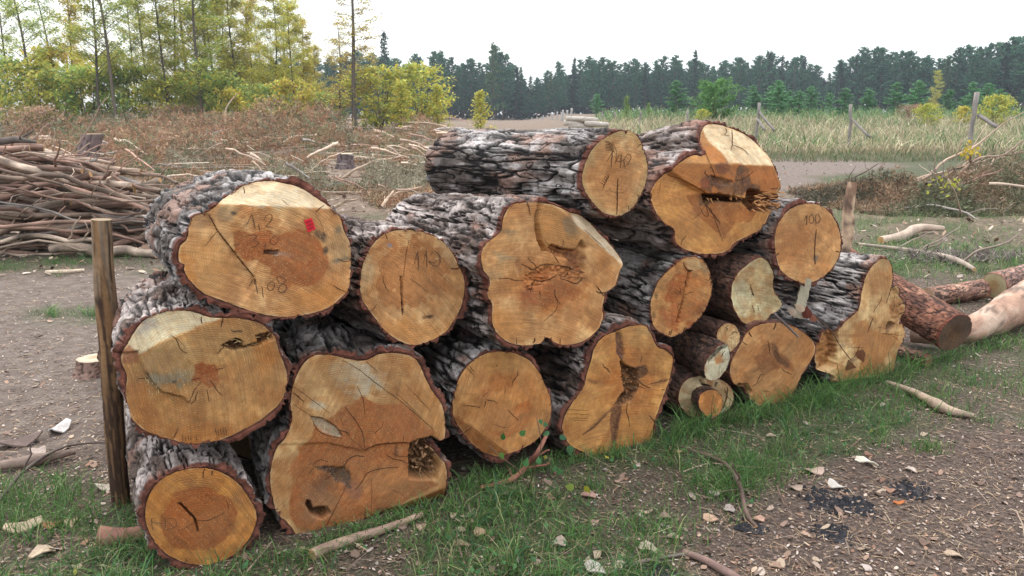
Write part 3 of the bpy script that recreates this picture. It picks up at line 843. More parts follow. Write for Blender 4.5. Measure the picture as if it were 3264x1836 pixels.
# top right, the rotten one
L6 = log('gnarled log on top at the right with a black rotten cavity across its cut face', '5',
    [(850,88),(960,85),(1060,108),(1150,140),(1250,190),(1370,290),(1470,390),(1530,500),(1575,620),(1602,700),(1570,760),(1592,850),(1604,930),(1525,985),(1490,1060),(1430,1140),(1340,1190),(1180,1270),(1120,1340),(1030,1380),(850,1386),(700,1350),(600,1290),(575,1220),(575,1150),(480,1080),(400,990),(350,880),(335,760),(400,650),(490,570),(560,490),(640,435),(720,395),(800,400),(850,370),(800,290),(800,180)],
    (1000,720), (-600, 440), L=1.2, off=.03, n=320, nk=84, nz=130, thick=.022, seed=41, tone=(.98, .92, .82), saw=60, style='flaky', sap=(0.615,0.407,0.166), rear=.8, shift=(-.02,-.02),
    facets=[((700,470),(1560,505),(1150,250),34)],
    paint=[('P',[(440,580),(560,480),(1600,500),(1620,760),(1400,780),(860,775)],(.50,.255,.085),.85),
      ('P',[(790,560),(960,480),(1560,505),(1620,740),(1200,760),(850,760)],(.42,.195,.065),.6),
      ('P',[(690,800),(860,770),(1400,960),(1340,1060),(1180,1080),(1070,1235),(900,1080),(790,1000)],(.34,.15,.05),.8),
      ('P',[(790,640),(890,590),(1000,620),(1140,660),(1150,540),(1180,495),(1240,490),(1290,545),(1300,680),(1390,700),(1405,770),(1280,720),(1210,810),(1000,750),(930,700),(900,770),(800,720)],(.10,.055,.038),.93,3),
      ('E',830,670,55,45,0,(.30,.12,.07),.7),('P',[(970,745),(1100,700),(1160,790),(1080,790)],(.30,.15,.06),.7,3),
      ('P',[(940,500),(1050,440),(1100,500),(1080,560),(1000,590),(950,560)],(.18,.09,.06),.8,3),
      ('P',[(780,270),(850,275),(960,340),(1040,420),(1060,480),(960,470),(870,430),(820,380)],(.55,.28,.08),.95,3),
      ('P',[(800,110),(960,60),(1300,200),(1560,505),(1300,490),(1090,470),(1040,400),(960,320),(860,240)],(.68,.56,.39),.95,3),
      ('P',[(820,790),(1000,785),(1150,815),(1260,835),(1300,740),(1400,765),(1560,800),(1610,900),(1500,960),(1330,960),(1300,900),(1240,870),(1100,880),(960,860),(900,900),(820,900)],ROT,.9,3),
      ('P',[(1400,760),(1560,790),(1600,830),(1600,940),(1450,940),(1330,900),(1450,860)],(.32,.15,.07),.8,3),
      ('E',1380,590,180,40,0,(.50,.24,.10),.5)],
    recess=[([(850,785),(1000,785),(1150,812),(1250,835),(1200,860),(1000,850),(870,870)],.16,3,.02),([(1280,730),(1400,765),(1560,800),(1600,860),(1560,940),(1330,950),(1250,860)],.085,4,.07),([(300,600),(480,560),(560,600),(680,690),(860,775),(880,800),(1230,840),(1340,950),(1700,930),(1700,1500),(200,1500)],.022,7,0),
      ([(900,600),(1130,650),(1100,700),(920,680)],.010,3,.01)],
    cracks=[([(930,920),(990,1080),(1060,1265)],5),([(880,880),(960,990),(1030,1080)],12),([(1110,140),(1115,260),(1100,345)],9),([(1115,290),(1200,320),(1280,385)],6),([(1000,185),(1090,200)],4),([(1200,590),(1215,640),(1210,690)],5),([(1150,740),(1120,800)],8),([(900,680),(950,690)],7),
      ([(830,920),(860,990),(910,1000),(880,880)],6),([(940,1010),(970,1030)],5),([(430,640),(420,760)],3),([(500,590),(640,650),(860,770)],5)])

# behind, right: marked 100
L10 = log('round log marked 100 at the right end of the upper row, one crack', 'F',
    [(2040,512),(2072,522),(2098,550),(2113,590),(2112,635),(2092,676),(2062,700),(2028,713),(1990,700),(1963,676),(1952,640),(1949,600),(1958,563),(1980,533),(2008,517)],
    (2020,610), (-700, 430), L=1.0, off=.10, n=220, nk=48, nz=70, thick=.025, seed=47, saw=75, style='plate', sap=(0.657,0.441,0.205),
    paint=[('E',2000,605,42,62,15,(.54,.29,.11),.6,.15),('E',2025,535,60,18,0,(.45,.32,.15),.4),('E',2051,650,7,10,0,(.12,.10,.10),.8),('E',2070,660,20,50,15,(.50,.27,.1),.4)],
    cracks=[([(2053,575),(2050,610),(2048,650)],2.6),([(2049,640),(2050,665)],3)],
    marks=[('handwritten 100',[([(2022,556),(2029,540)],1.6),([(2029,540),(2029,566)],2.4),([(2042,538),(2036,545),(2036,558),(2042,562),(2047,552),(2042,538)],1.7),([(2057,537),(2051,544),(2052,558),(2058,560),(2063,549),(2057,537)],1.7)])])

L8 = log('oval log face right of the lobed log, split by one long dark crack', '7',
    [(500,163),(560,183),(600,240),(625,320),(630,400),(610,480),(570,570),(500,650),(420,715),(330,757),(250,722),(200,680),(178,600),(176,500),(200,420),(240,330),(300,270),(380,200),(440,166)],
    (410,460), (300, 361), L=1.15, off=.02, n=240, nk=56, nz=120, thick=.012, seed=53, saw=70, style='plate', sap=(0.583,0.390,0.173), face_vp=(100,361),
    paint=[('E',425,470,135,225,22,(0.413,0.168,0.059),0.97,.12),('E',470,440,80,170,22,(.55,.30,.10),.6),('P',[(425,190),(520,165),(550,190),(560,250),(470,270),(440,240)],(.56,.43,.23),.9,3),('E',215,450,14,22,0,BLK,.6),('E',200,600,14,30,0,BLK,.6),('E',575,250,25,60,-20,(.22,.18,.12),.6),('E',300,650,60,40,30,(.30,.12,.05),.5),('E',545,545,25,40,30,(.28,.13,.06),.6)],
    recess=[([(455,265),(475,265),(440,400),(415,520),(380,650),(365,650),(400,520),(430,380)],.02,2.5,0)],
    cracks=[([(418,200),(430,240),(465,268),(490,255)],9),([(465,270),(445,350),(425,420),(400,520),(385,590),(370,650)],8),([(345,405),(420,430)],2.5)])

L9 = log('short log with greyish yellow face and torn right edge, below the log marked 100', '7',
    [(990,168),(1040,188),(1070,240),(1092,290),(1083,360),(1098,430),(1152,505),(1120,560),(1070,590),(1030,640),(980,670),(920,672),(860,645),(820,590),(788,520),(775,440),(785,360),(820,290),(870,240),(930,190)],
    (930,430), (0, 400), L=.9, off=.06, n=200, nk=48, nz=80, thick=.010, seed=59, saw=80, style='thin', sap=(0.530,0.452,0.256), face_vp=(-250,400),
    paint=[('E',960,330,60,120,0,(.55,.42,.21),.6),('E',850,450,60,130,0,(.36,.32,.20),.6),('E',1060,480,60,150,0,(.30,.25,.13),.6),('E',900,640,110,40,10,(.42,.28,.1),.6)],
    cracks=[([(915,365),(925,400),(935,448)],7),([(930,420),(945,450)],5)])

# bottom row
L11 = log('biggest bottom log, kidney-shaped face with crumbling cavity and small black hole', '3',
    [(450,105),(540,110),(640,132),(720,145),(790,130),(850,100),(960,95),(1060,118),(1110,170),(1160,280),(1200,350),(1260,440),(1281,560),(1272,662),(1225,655),(1195,675),(1205,740),(1250,780),(1288,850),(1292,930),(1275,1020),(1245,1085),(1180,1100),(1060,1150),(950,1200),(850,1215),(700,1250),(600,1270),(500,1310),(440,1345),(430,1392),(385,1396),(330,1355),(280,1262),(230,1203),(178,1160),(152,1080),(130,960),(135,860),(170,730),(235,640),(272,530),(263,465),(265,380),(290,270),(330,190),(380,130)],
    (760,720), (330, 361), L=1.05, off=.0, n=360, nk=92, nz=90, thick=.028, seed=61, tone=(.92, .91, .90), saw=-35, style='plate', sap=(0.594,0.424,0.211),
    facets=[((400,1325),(1260,990),(1000,1250),38)],
    paint=[('P',[(540,510),(600,450),(700,420),(730,365),(770,400),(850,430),(1000,430),(1080,480),(1150,560),(1230,620),(1150,660),(1050,700),(1050,920),(1200,940),(1240,960),(1000,1080),(800,1160),(600,1240),(420,1300),(300,1250),(255,1180),(250,1080),(270,1000),(300,940),(310,850),(325,730),(400,650),(420,580)],(0.404,0.189,0.077),0.95,4),
      ('E',700,250,170,95,10,(.38,.36,.30),.65),('E',520,240,180,100,0,(.50,.36,.17),.5),('E',440,440,60,25,20,(.34,.33,.29),.5),('E',900,950,180,100,-10,(.60,.36,.17),.6),('E',860,560,230,90,20,(.50,.25,.10),.5),
      ('E',430,1090,130,130,0,(.33,.225,.14),.7),('E',480,960,60,110,40,(.20,.12,.08),.6),('E',300,900,30,200,10,(.45,.19,.07),.6),('E',1000,560,90,120,-30,(.40,.19,.09),.5),('E',680,1000,60,70,-20,(.22,.13,.11),.6),
      ('P',[(410,845),(440,838),(500,845),(560,862),(620,850),(655,880),(662,930),(650,960),(672,985),(655,992),(620,965),(560,940),(520,890)],(.055,.035,.03),.96,2),
      ('P',[(370,1070),(395,1075),(410,1125),(500,1115),(525,1150),(480,1195),(400,1160),(365,1100)],ROT,.95,2),
      ('P',[(395,515),(450,520),(560,580),(600,640),(560,648),(470,610),(415,565)],(.36,.29,.20),.95,2),
      ('P',[(1055,690),(1110,665),(1190,660),(1240,760),(1255,850),(1225,920),(1130,925),(1048,920),(1045,800)],(.11,.06,.035),.9,3),('E',1110,730,40,50,0,(.30,.2,.11),.6),
      ('E',960,745,14,45,8,(.14,.06,.04),.85),('E',985,740,20,30,0,(.50,.32,.17),.7),
      ('P',[(400,1325),(1260,990),(1300,1100),(1000,1260),(430,1420)],(.40,.19,.07),.85,3),('E',860,1150,70,30,-20,BLK,.7),('E',620,1235,60,14,-20,(.09,.06,.03),.6),
      ('E',1190,510,60,110,-30,(.60,.40,.18),.6)],
    recess=[([(1055,690),(1110,665),(1190,650),(1290,700),(1255,850),(1225,920),(1130,925),(1048,920),(1045,800)],.09,3,.07),([(370,1070),(395,1075),(410,1125),(500,1115),(525,1150),(480,1195),(400,1160),(365,1100)],.07,2,.02),
      ([(395,515),(450,520),(560,580),(600,640),(560,648),(470,610),(415,565)],.008,2,0),([(480,850),(620,850),(665,900),(650,970),(560,940)],.008,2,.004),
      ([(750,742),(820,705),(930,690),(1080,690),(1048,760),(1045,1000),(800,1400),(300,1400),(100,1200),(100,700),(520,690)],.007,5,0)],
    cracks=[([(408,842),(430,815),(465,803),(515,815)],5),([(618,850),(640,805),(690,775),(755,782)],6),([(745,735),(820,703),(930,688),(1085,685)],6),([(590,520),(640,640),(700,690),(745,735)],2),([(620,450),(690,540),(735,620),(752,720)],5),([(700,310),(738,400),(752,500)],4),
      ([(690,1000),(735,945),(772,890),(850,862),(980,848)],5),([(600,140),(700,195),(850,310),(1000,420),(1200,595)],4),([(275,310),(400,400),(520,490)],3),([(280,430),(400,512)],3),([(1010,635),(1000,690)],4),([(795,1165),(800,1000),(795,920)],2.5),
      ([(395,512),(480,525),(560,580),(605,640)],6),([(400,520),(440,600),(520,640),(600,655)],5),([(575,600),(640,620),(650,640)],6),([(380,900),(420,850)],3),([(760,150),(830,210)],4),([(1020,300),(1180,470)],3),([(960,360),(1130,520)],3),([(940,1000),(1030,1050)],2.5)])

L12 = log('round orange log in the middle of the bottom row under the lobed log', '8',
    [(600,399),(700,418),(800,478),(870,570),(920,680),(952,780),(945,900),(900,980),(850,1050),(760,1110),(640,1160),(560,1182),(450,1150),(370,1090),(300,1010),(232,900),(218,800),(230,720),(260,620),(310,530),(390,455),(490,408)],
    (600,800), (50, 361), L=1.05, off=.03, n=260, nk=60, nz=100, thick=.025, seed=67, tone=(.92, .86, .76), saw=-20, style='plate', sap=(0.636,0.435,0.205), ringk=1.3,
    facets=[((222,885),(640,1165),(300,1100),22)],
    paint=[('E',610,800,240,260,0,(.54,.31,.13),.6),('P',[(470,660),(500,580),(600,545),(690,570),(705,640),(620,680),(520,700),(440,740),(430,700)],(.48,.235,.085),.7),('P',[(650,830),(720,780),(790,755),(820,800),(790,900),(740,980),(640,1035),(540,1035),(500,1000),(600,990),(700,930)],(.46,.205,.07),.85),
      ('E',620,900,160,90,0,(.60,.36,.17),.6),('P',[(200,880),(260,880),(640,1170),(560,1220),(200,1050)],(.43,.22,.085),.9,3),('E',560,500,200,60,0,(.58,.43,.19),.5)],
    cracks=[([(462,770),(455,810)],7),([(607,650),(608,720)],4),([(225,888),(420,1005),(640,1165)],3),([(480,700),(440,740)],3),([(520,940),(620,965),(710,900)],2.5),([(548,495),(545,510)],6)])

L13 = log('angular log in the bottom row with dark rotten split down its middle', '8',
    [(1340,290),(1440,248),(1520,215),(1640,205),(1690,258),(1740,358),(1800,388),(1850,430),(1857,490),(1835,600),(1790,730),(1720,930),(1692,1062),(1610,1112),(1500,1122),(1400,1145),(1290,1175),(1180,1142),(1100,1100),(1045,1020),(1040,920),(1100,800),(1150,730),(1200,650),(1220,560),(1250,470),(1275,375)],
    (1500,640), (-100, 380), L=1.1, off=.0, n=280, nk=72, nz=90, thick=.028, seed=71, tone=(.95, .90, .78), saw=85, style='flaky', sap=(0.636,0.429,0.186),
    paint=[('E',1560,620,210,230,0,(.46,.215,.075),.75),('P',[(1435,255),(1480,260),(1500,420),(1480,460),(1440,420)],(.11,.05,.05),.9,3),('P',[(1470,470),(1540,520),(1660,500),(1690,560),(1610,600),(1600,680),(1560,760),(1490,800),(1420,790),(1500,690)],ROT,.9,3),
      ('P',[(1400,810),(1470,790),(1480,860),(1450,1000),(1440,1085),(1405,1085),(1388,960)],(.12,.055,.04),.92,3),('P',[(1180,1022),(1280,930),(1350,860),(1500,745),(1480,800),(1370,870),(1260,985)],(.16,.08,.05),.8,2),
      ('E',1560,420,60,60,0,(.50,.25,.09),.6),('P',[(1300,1130),(1340,1020),(1400,950),(1370,1090)],(.44,.2,.07),.7,3),('P',[(1520,1100),(1640,1050),(1700,900),(1660,1080)],(.42,.2,.08),.6,3),('E',1270,620,50,16,15,(.14,.07,.05),.7),('E',1780,620,50,14,-15,(.14,.07,.05),.7),
      ('E',1650,250,60,30,0,(.60,.46,.24),.6),('E',1130,870,90,60,-10,(.66,.45,.17),.6)],
    recess=[([(1470,470),(1540,520),(1600,540),(1590,680),(1550,760),(1490,790),(1440,780),(1500,690)],.035,3,.03),([(1440,255),(1470,260),(1500,420),(1475,460),(1445,420)],.012,3,0)],
    cracks=[([(1470,440),(1500,500),(1560,525),(1640,512)],8),([(1590,600),(1640,650),(1690,670)],8),([(1560,560),(1600,640),(1570,720)],9),([(1480,700),(1540,760)],7),([(1180,1022),(1270,960),(1360,870)],5),([(1425,210),(1460,245)],7),([(1630,430),(1620,480)],5),([(1490,760),(1450,790)],6),([(1660,650),(1830,605)],4),([(1500,560),(1470,590)],6)]
      + [([(1050+i*6,830+i*16),(1150,835+i*15),(1230,838+i*15)],3) for i in (0,2,4,5)])

L14 = log('log near the right end of the bottom row, brown stained heart shaped like a blot', '7',
    [(1090,652),(1150,658),(1230,678),(1320,730),(1380,790),(1402,850),(1370,930),(1310,1020),(1262,1120),(1212,1230),(1150,1252),(1060,1250),(980,1268),(920,1222),(902,1150),(830,1122),(790,1100),(768,1020),(773,940),(808,880),(850,800),(890,730),(950,680),(1020,658)],
    (1080,950), (-100, 380), L=1.0, off=.0, n=240, nk=60, nz=60, thick=.014, seed=79, tone=(.90, .87, .84), saw=-60, style='thin', sap=(0.594,0.395,0.192),
    paint=[('P',[(930,900),(1010,890),(1030,820),(1090,790),(1110,850),(1170,890),(1230,950),(1250,1020),(1160,990),(1100,1000),(1040,1030),(1000,1080),(990,990)],(.33,.16,.07),.85,4),('P',[(1070,800),(1120,830),(1140,900),(1220,960),(1200,990),(1120,940),(1080,880)],(.12,.07,.045),.8,3),
      ('E',1330,870,60,110,30,(.54,.30,.12),.6),('E',880,1140,60,26,20,(.16,.08,.04),.8),('E',1060,1120,160,90,0,(.60,.40,.20),.4),('E',1060,1262,90,16,0,(.2,.07,.05),.7),('E',1120,720,180,50,0,(.48,.27,.11),.4)],
    recess=[([(830,1110),(900,1110),(930,1170),(905,1190),(800,1140)],.03,3,.02)],
    cracks=[([(900,1140),(960,1110),(1010,1070)],4),([(1010,1160),(1060,1165)],4),([(1100,860),(1140,920)],5)])

L15 = log('oddly shaped log at the right end, its cut face rising to a finger-like lobe', '4',
    [(940,74),(990,110),(1016,170),(1022,260),(1012,360),(1030,375),(1060,348),(1086,390),(1100,450),(1140,510),(1150,600),(1120,680),(1085,730),(1125,742),(1147,810),(1130,900),(1080,980),(1058,1080),(1042,1160),(990,1242),(860,1262),(640,1285),(400,1316),(425,1250),(330,1205),(312,1080),(330,970),(372,900),(400,830),(465,800),(490,775),(560,700),(640,635),(692,560),(712,440),(742,300),(800,180),(870,105)],
    (760,850), (-300, 380), L=1.2, off=.0, n=300, nk=76, nz=110, thick=.018, seed=83, saw=5, style='plate', sap=(0.615,0.452,0.230),
    paint=[('P',[(680,700),(760,680),(820,800),(980,830),(1100,800),(1060,900),(960,1050),(850,1180),(760,1220),(680,1200),(700,1050),(620,900)],(.50,.28,.11),.7),('E',830,1150,110,60,-30,(.45,.23,.08),.5),('E',940,150,60,60,0,(.42,.34,.19),.6),('E',1075,590,60,110,10,(.38,.21,.09),.7),
      ('P',[(330,960),(400,860),(465,800),(470,900),(450,1150),(330,1200)],(.40,.22,.08),.9,3),('P',[(400,800),(468,800),(468,1000),(430,1160),(440,900)],(.20,.09,.035),.8,3),
      ('P',[(950,770),(985,710),(1060,735),(1000,800),(960,825)],(.14,.07,.04),.85,3),('E',720,1000,16,12,0,BLK,.9),('P',[(300,1230),(450,1260),(400,1330),(300,1340)],(.12,.06,.035),.9,3),('E',640,840,40,150,0,(.50,.30,.12),.4)],
    recess=[([(300,800),(468,790),(472,900),(455,1160),(300,1230)],.05,3,.02),([(950,780),(985,710),(1070,735),(1000,800)],.03,3,.01),([(1010,380),(1060,380),(1150,520),(1130,700),(1040,730),(1000,640)],.012,4,.01)],
    cracks=[([(1020,850),(1080,890)],5),([(1050,855),(1125,840)],4),([(870,770),(910,765)],4),([(585,965),(740,972)],4),([(960,520),(1000,400),(1012,360)],5),([(1060,450),(1050,620)],5),([(780,1050),(720,1120),(705,1150)],4)])

L16 = log('thin log with grey oval end, a black patch on its rim', '7',
    [(742,815),(762,870),(757,950),(722,1020),(672,1072),(622,1082),(585,1060),(573,1000),(590,930),(640,865),(690,822)],
    (680,940), (1180, 560), L=.75, off=-.10, n=150, nk=30, nz=90, thick=.006, seed=89, saw=0, style='thin', sap=(0.551,0.520,0.371), rear=1.05, face_vp=(300,400),
    paint=[('E',685,930,28,34,20,(.56,.32,.14),.8),('P',[(590,930),(640,860),(700,815),(745,815),(740,835),(700,850),(660,900),(600,950)],(.055,.045,.035),.9,3)], group='small logs wedged into the stack')
L17 = log('thin log with small plain round end, peeping out above the black-rimmed one', '7',
    [(752,657),(800,672),(832,715),(838,770),(815,830),(770,867),(722,860),(685,820),(668,762),(680,700),(712,668)],
    (735,760), (300, 420), L=.8, off=.05, n=120, nk=26, nz=50, thick=.005, seed=91, saw=10, style='thin', sap=(0.583,0.452,0.243), face_vp=(700,420),
    paint=[('E',730,765,25,25,0,(.52,.31,.14),.6)], group='small logs wedged into the stack')
L18 = log('small log low in the stack whose greyish end is half hidden by a thinner one', '7',
    [(586,1050),(680,1075),(745,1110),(786,1170),(790,1230),(760,1290),(700,1325),(645,1365),(560,1362),(480,1355),(420,1310),(385,1240),(390,1160),(430,1090),(500,1055)],
    (600,1200), (200, 400), L=.8, off=.06, n=160, nk=34, nz=50, thick=.007, seed=93, saw=60, style='thin', sap=(0.488,0.407,0.256), face_vp=(600,420),
    paint=[('E',700,1200,80,90,0,(.42,.30,.15),.6),('P',[(540,1080),(560,1075),(575,1110),(630,1130),(600,1140),(550,1110)],BLK,.9,2),('P',[(650,1090),(680,1090),(660,1135),(645,1130)],BLK,.9,2)],
    recess=[([(540,1080),(560,1075),(575,1110),(630,1130),(600,1140),(550,1110)],.03,2,0)],
    cracks=[([(745,1130),(740,1200),(715,1290)],9),([(720,1140),(750,1210)],5)], group='small logs wedged into the stack')
L19 = log('thinnest log of the stack, bright orange end, jutting out before a greyish one', '7',
    [(622,1155),(670,1165),(702,1205),(710,1260),(690,1320),(645,1350),(590,1345),(550,1310),(532,1255),(545,1195),(580,1162)],
    (622,1255), (1280, 700), L=.22, off=-.08, n=110, nk=24, nz=30, thick=.005, seed=95, saw=15, style='thin', sap=(0.615,0.328,0.115), ringk=1.6, rear=.95, face_vp=(500,420),
    paint=[('E',625,1255,50,60,0,(.56,.28,.10),.5)], group='small logs wedged into the stack')

# torn fibres standing out of the rotten places
def splinters(info, k, spots, seed, colr):
    r_ = np.random.default_rng(seed)
    for (x, y, ang, ln, w) in spots:
        p = info['surf'](fr(k, [(x, y)]), False)[0]
        s_ = FR[k][2] * 3.5 / FPX
        d = info['e1'] * cos(radians(ang)) + info['e2'] * sin(radians(ang)) - info['a'] * r_.uniform(.2, .9)
        d /= np.linalg.norm(d)
        L_ = ln * s_; ww = w * s_
        sd_ = np.cross(d, info['a']); sd_ /= np.linalg.norm(sd_)
        up_ = np.cross(sd_, d)
        b0 = p + info['a'] * .012
        V = np.array([b0 + sd_ * ww, b0 - sd_ * ww * .6 + up_ * ww, b0 - up_ * ww, b0 + d * L_ * .6 + sd_ * ww * .5, b0 + d * L_ * .55 - sd_ * ww * .4, b0 + d * L_])
        part('splinter', V, [np.array([(0, 1, 4, 3), (1, 2, 4, 4)])[:1], np.array([(1, 2, 4), (2, 0, 3), (2, 3, 4), (3, 4, 5)])], MAT['chip'], info['root'], col=np.tile(np.array(colr) * r_.uniform(.7, 1.3), (6, 1)), smooth_shade=False)
r_ = np.random.default_rng(3)
splinters(L6, '5', [(r_.uniform(1330, 1590), r_.uniform(760, 950), r_.uniform(-35, 25), r_.uniform(50, 170), r_.uniform(6, 18)) for _ in range(40)] + [(r_.uniform(880, 1250), r_.uniform(800, 830), r_.uniform(-110, -60), r_.uniform(30, 70), r_.uniform(6, 12)) for _ in range(9)], 5, (.42, .20, .08))
splinters(L3, '2', [(r_.uniform(1080, 1520), r_.uniform(380, 500), r_.uniform(-60, 60), r_.uniform(40, 90), r_.uniform(3, 6)) for _ in range(22)] + [(r_.uniform(350, 560), r_.uniform(760, 900), r_.uniform(-120, -70), r_.uniform(25, 60), r_.uniform(3, 7)) for _ in range(12)], 6, (.46, .33, .16))
splinters(L11, '3', [(r_.uniform(1060, 1230), r_.uniform(690, 900), r_.uniform(0, 360), r_.uniform(20, 55), r_.uniform(5, 14)) for _ in range(20)], 7, (.22, .12, .06))
splinters(L13, '8', [(r_.uniform(1480, 1640), r_.uniform(520, 760), r_.uniform(0, 360), r_.uniform(20, 50), r_.uniform(4, 9)) for _ in range(14)], 8, (.30, .14, .06))
splinters(L4, '6', [(r_.uniform(1470, 1880), r_.uniform(820, 1000), r_.uniform(0, 360), r_.uniform(20, 50), r_.uniform(4, 9)) for _ in range(16)], 9, (.40, .18, .07))

# the red tag on the widest log
def face_patch(info, name, quad, lift, colr, mat, label=None, thick=.0015):
    k, surf, a = info['k'], info['surf'], info['a']
    q = fr(k, quad)
    nx_, ny_ = 6, 6
    u = np.linspace(0, 1, nx_); v = np.linspace(0, 1, ny_)
    g = np.array([(1 - j) * ((1 - i) * q[0] + i * q[1]) + j * ((1 - i) * q[3] + i * q[2]) for j in v for i in u])
    front = surf(g) - a * lift
    back = front + a * thick
    V = np.vstack([front, back])
    f = grid_faces(ny_, nx_, False)
    Q = [f, f[:, ::-1] + nx_ * ny_]
    return part(name, V, Q, mat, info['root'], label=label, col=np.tile(np.array(colr), (len(V), 1)))
tagp = face_patch(L1, 'tag', [(1532,468),(1602,448),(1640,548),(1568,582)], .004, (.62, .012, .025), MAT['tag'], 'small red plastic number tag')
def tag_marks():
    k, surf, a = L1['k'], L1['surf'], L1['a']
    mb = MB()
    q = fr(k, [(1532,468),(1602,448),(1640,548),(1568,582)])
    def at(i, j): return (1 - j) * ((1 - i) * q[0] + i * q[1]) + j * ((1 - i) * q[3] + i * q[2])
    for r in range(3):
        for c_ in range(6):
            i0, j0 = .14 + c_ * .125, .14 + r * .27
            w_ = .06 if (c_ + r) % 3 else .09
            g = np.array([at(i0, j0), at(i0 + w_, j0), at(i0 + w_, j0 + .17), at(i0, j0 + .17)])
            mb.add(surf(g) - a * .0062, Q=[(0, 1, 2, 3)], col=(.25, .01, .02))
    V, f, c_ = mb.get()
    o = part('tag_print', V, f, MAT['tag'], L1['root'], col=c_)
    o.parent = tagp
tag_marks()
# ------------------------------------------------------------------ ground
def lattice(lo, hi, c0, c1, step, grow):
    a = [c0]
    while a[-1] < c1: a.append(a[-1] + step)
    s = step
    while a[-1] < hi: s *= grow; a.append(a[-1] + s)
    b = [c0]; s = step
    while b[-1] > lo: s *= grow; b.append(b[-1] - s)
    return np.array(sorted(b[1:] + a))

def gpoly(pts):
    return np.array([ground_at(x, y)[:2] for x, y in pts])

GRASS = [gpoly(p) for p in (
    [(-300,1200),(0,1175),(240,1195),(330,1290),(400,1400),(640,1420),(700,1330),(1120,1250),(1400,1130),(1650,1100),(2000,1010),(2270,930),(2576,840),(2900,760),(2900,1010),(2576,1070),(2350,1060),(2230,1100),(2100,1140),(2060,1200),(1960,1210),(1900,1270),(1740,1330),(1690,1460),(1300,1560),(600,1700),(-300,1700)],
    [(-300,640),(0,640),(380,640),(400,690),(200,680),(0,700),(-300,720)],
    [(90,780),(330,770),(380,810),(120,815)],
    [(2060,470),(2300,450),(2576,480),(2900,470),(2900,660),(2700,700),(2576,760),(2400,780),(2300,700),(2160,690),(2080,600)],
    [(1900,375),(2200,390),(2900,400),(2900,560),(2130,560),(2100,450),(2400,440),(2250,410),(1950,395)],
    [(800,560),(1100,530),(1100,560),(850,590)])]
SOFT = [.12, .35, .25, .5, 1.5, .6]
ROAD = [gpoly(p) for p in (
    [(-400,700),(0,700),(380,680),(600,640),(900,560),(1100,540),(1100,600),(500,800),(300,1100),(0,1150),(-400,1150)],
    [(1850,400),(2060,400),(2200,406),(2290,416),(2200,430),(2080,445),(2020,475),(1900,480),(1700,520),(1700,405)])]
def masks(X, Y):
    P = np.stack([np.ravel(X), np.ravel(Y)], -1)
    wv = np.stack([fbm(P[:, 0] * 2.2, P[:, 1] * 2.2, seed=77), fbm(P[:, 0] * 2.2, P[:, 1] * 2.2, seed=78)], -1)
    near = P[:, 1] < 60
    g = np.zeros(len(P)); r = np.zeros(len(P))
    for pl, sf in zip(GRASS, SOFT):
        g[near] = np.maximum(g[near], poly_mask(P[near] + wv[near] * sf * 1.6, pl, sf))
    for pl in ROAD:
        r[near] = np.maximum(r[near], poly_mask(P[near] + wv[near] * .5, pl, .4))
    patch = smooth(-.12, .3, fbm(P[:, 0] * 1.6, P[:, 1] * 1.6, seed=80))
    g = g * (.25 + .75 * patch)
    right = smooth(.05, .25, (P[:, 0] + 0.5) / (P[:, 1] + 1e-3)) * smooth(15, 22, P[:, 1]) * (1 - r)
    g = np.maximum(g, right * .9)
    sl = smooth(9, 13, P[:, 1]) * (1 - right) * (1 - r)
    return g, r, sl

gx = lattice(-420, 420, -3.2, 4.2, .065, 1.055)
gy = lattice(-30, 620, 2.2, 7.2, .065, 1.04)
X, Y = np.meshgrid(gx, gy)
g, r, sl = masks(X, Y)
me = make_mesh('ground', np.stack([X, Y, hgt(X, Y)], -1).reshape(-1, 3), [grid_faces(len(gy), len(gx), False)],
               col=np.stack([g, r, sl], -1))
tag(link('ground', me, MAT['ground']), kind='structure')

# ------------------------------------------------------------------ litter of chips, needles and grass (nobody could count it)
def scatter_box(n, x0, x1, y0, y1, power=1.6):
    """points on the ground, thinner with distance, inside what the camera can see"""
    y = y0 * (y1 / y0) ** (rng.random(n) ** (1 / 1.0))
    x = (rng.random(n) * 2 - 1) * (y * .70 + .4)
    k = (x > x0) & (x < x1)
    return x[k], y[k]

def flakes(n, y0, y1, smin, smax, pal, want, thick=.25, up=.004, tilt=.35):
    x, y = scatter_box(n, -99, 99, y0, y1)
    g, r, sl = masks(x, y)
    k = rng.random(len(x)) < want(x, y, g, r)
    x, y = x[k], y[k]; m_ = len(x)
    z = hgt(x, y) + up * (.5 + rng.random(m_))
    s = smin * (smax / smin) ** rng.random(m_)
    asp = .35 + .5 * rng.random(m_)
    an = rng.random(m_) * 2 * pi
    ang = np.array([0, 1.1, 2.2, 3.3, 4.2, 5.2])
    rr_ = .7 + .5 * rng.random((m_, 6))
    lx = np.cos(ang)[None] * rr_ * s[:, None]; ly = np.sin(ang)[None] * rr_ * (s * asp)[:, None]
    tx, ty = (rng.random(m_) - .5) * 2 * tilt, (rng.random(m_) - .5) * 2 * tilt
    lz = lx * tx[:, None] + ly * ty[:, None] + s[:, None] * .12 * (rng.random((m_, 6)) - .3)
    lz -= lz.min(1)[:, None]
    V = np.stack([x[:, None] + lx * np.cos(an)[:, None] - ly * np.sin(an)[:, None], y[:, None] + lx * np.sin(an)[:, None] + ly * np.cos(an)[:, None], z[:, None] + lz], -1).reshape(-1, 3)
    b_ = (np.arange(m_) * 6)[:, None]
    Q = np.concatenate([b_ + np.array([0, 1, 2, 3]), b_ + np.array([0, 3, 4, 5])])
    pal = np.array(pal)
    C = pal[rng.integers(0, len(pal), m_)] * (.6 + .7 * rng.random((m_, 1)))
    return V, Q, np.repeat(C, 6, 0)

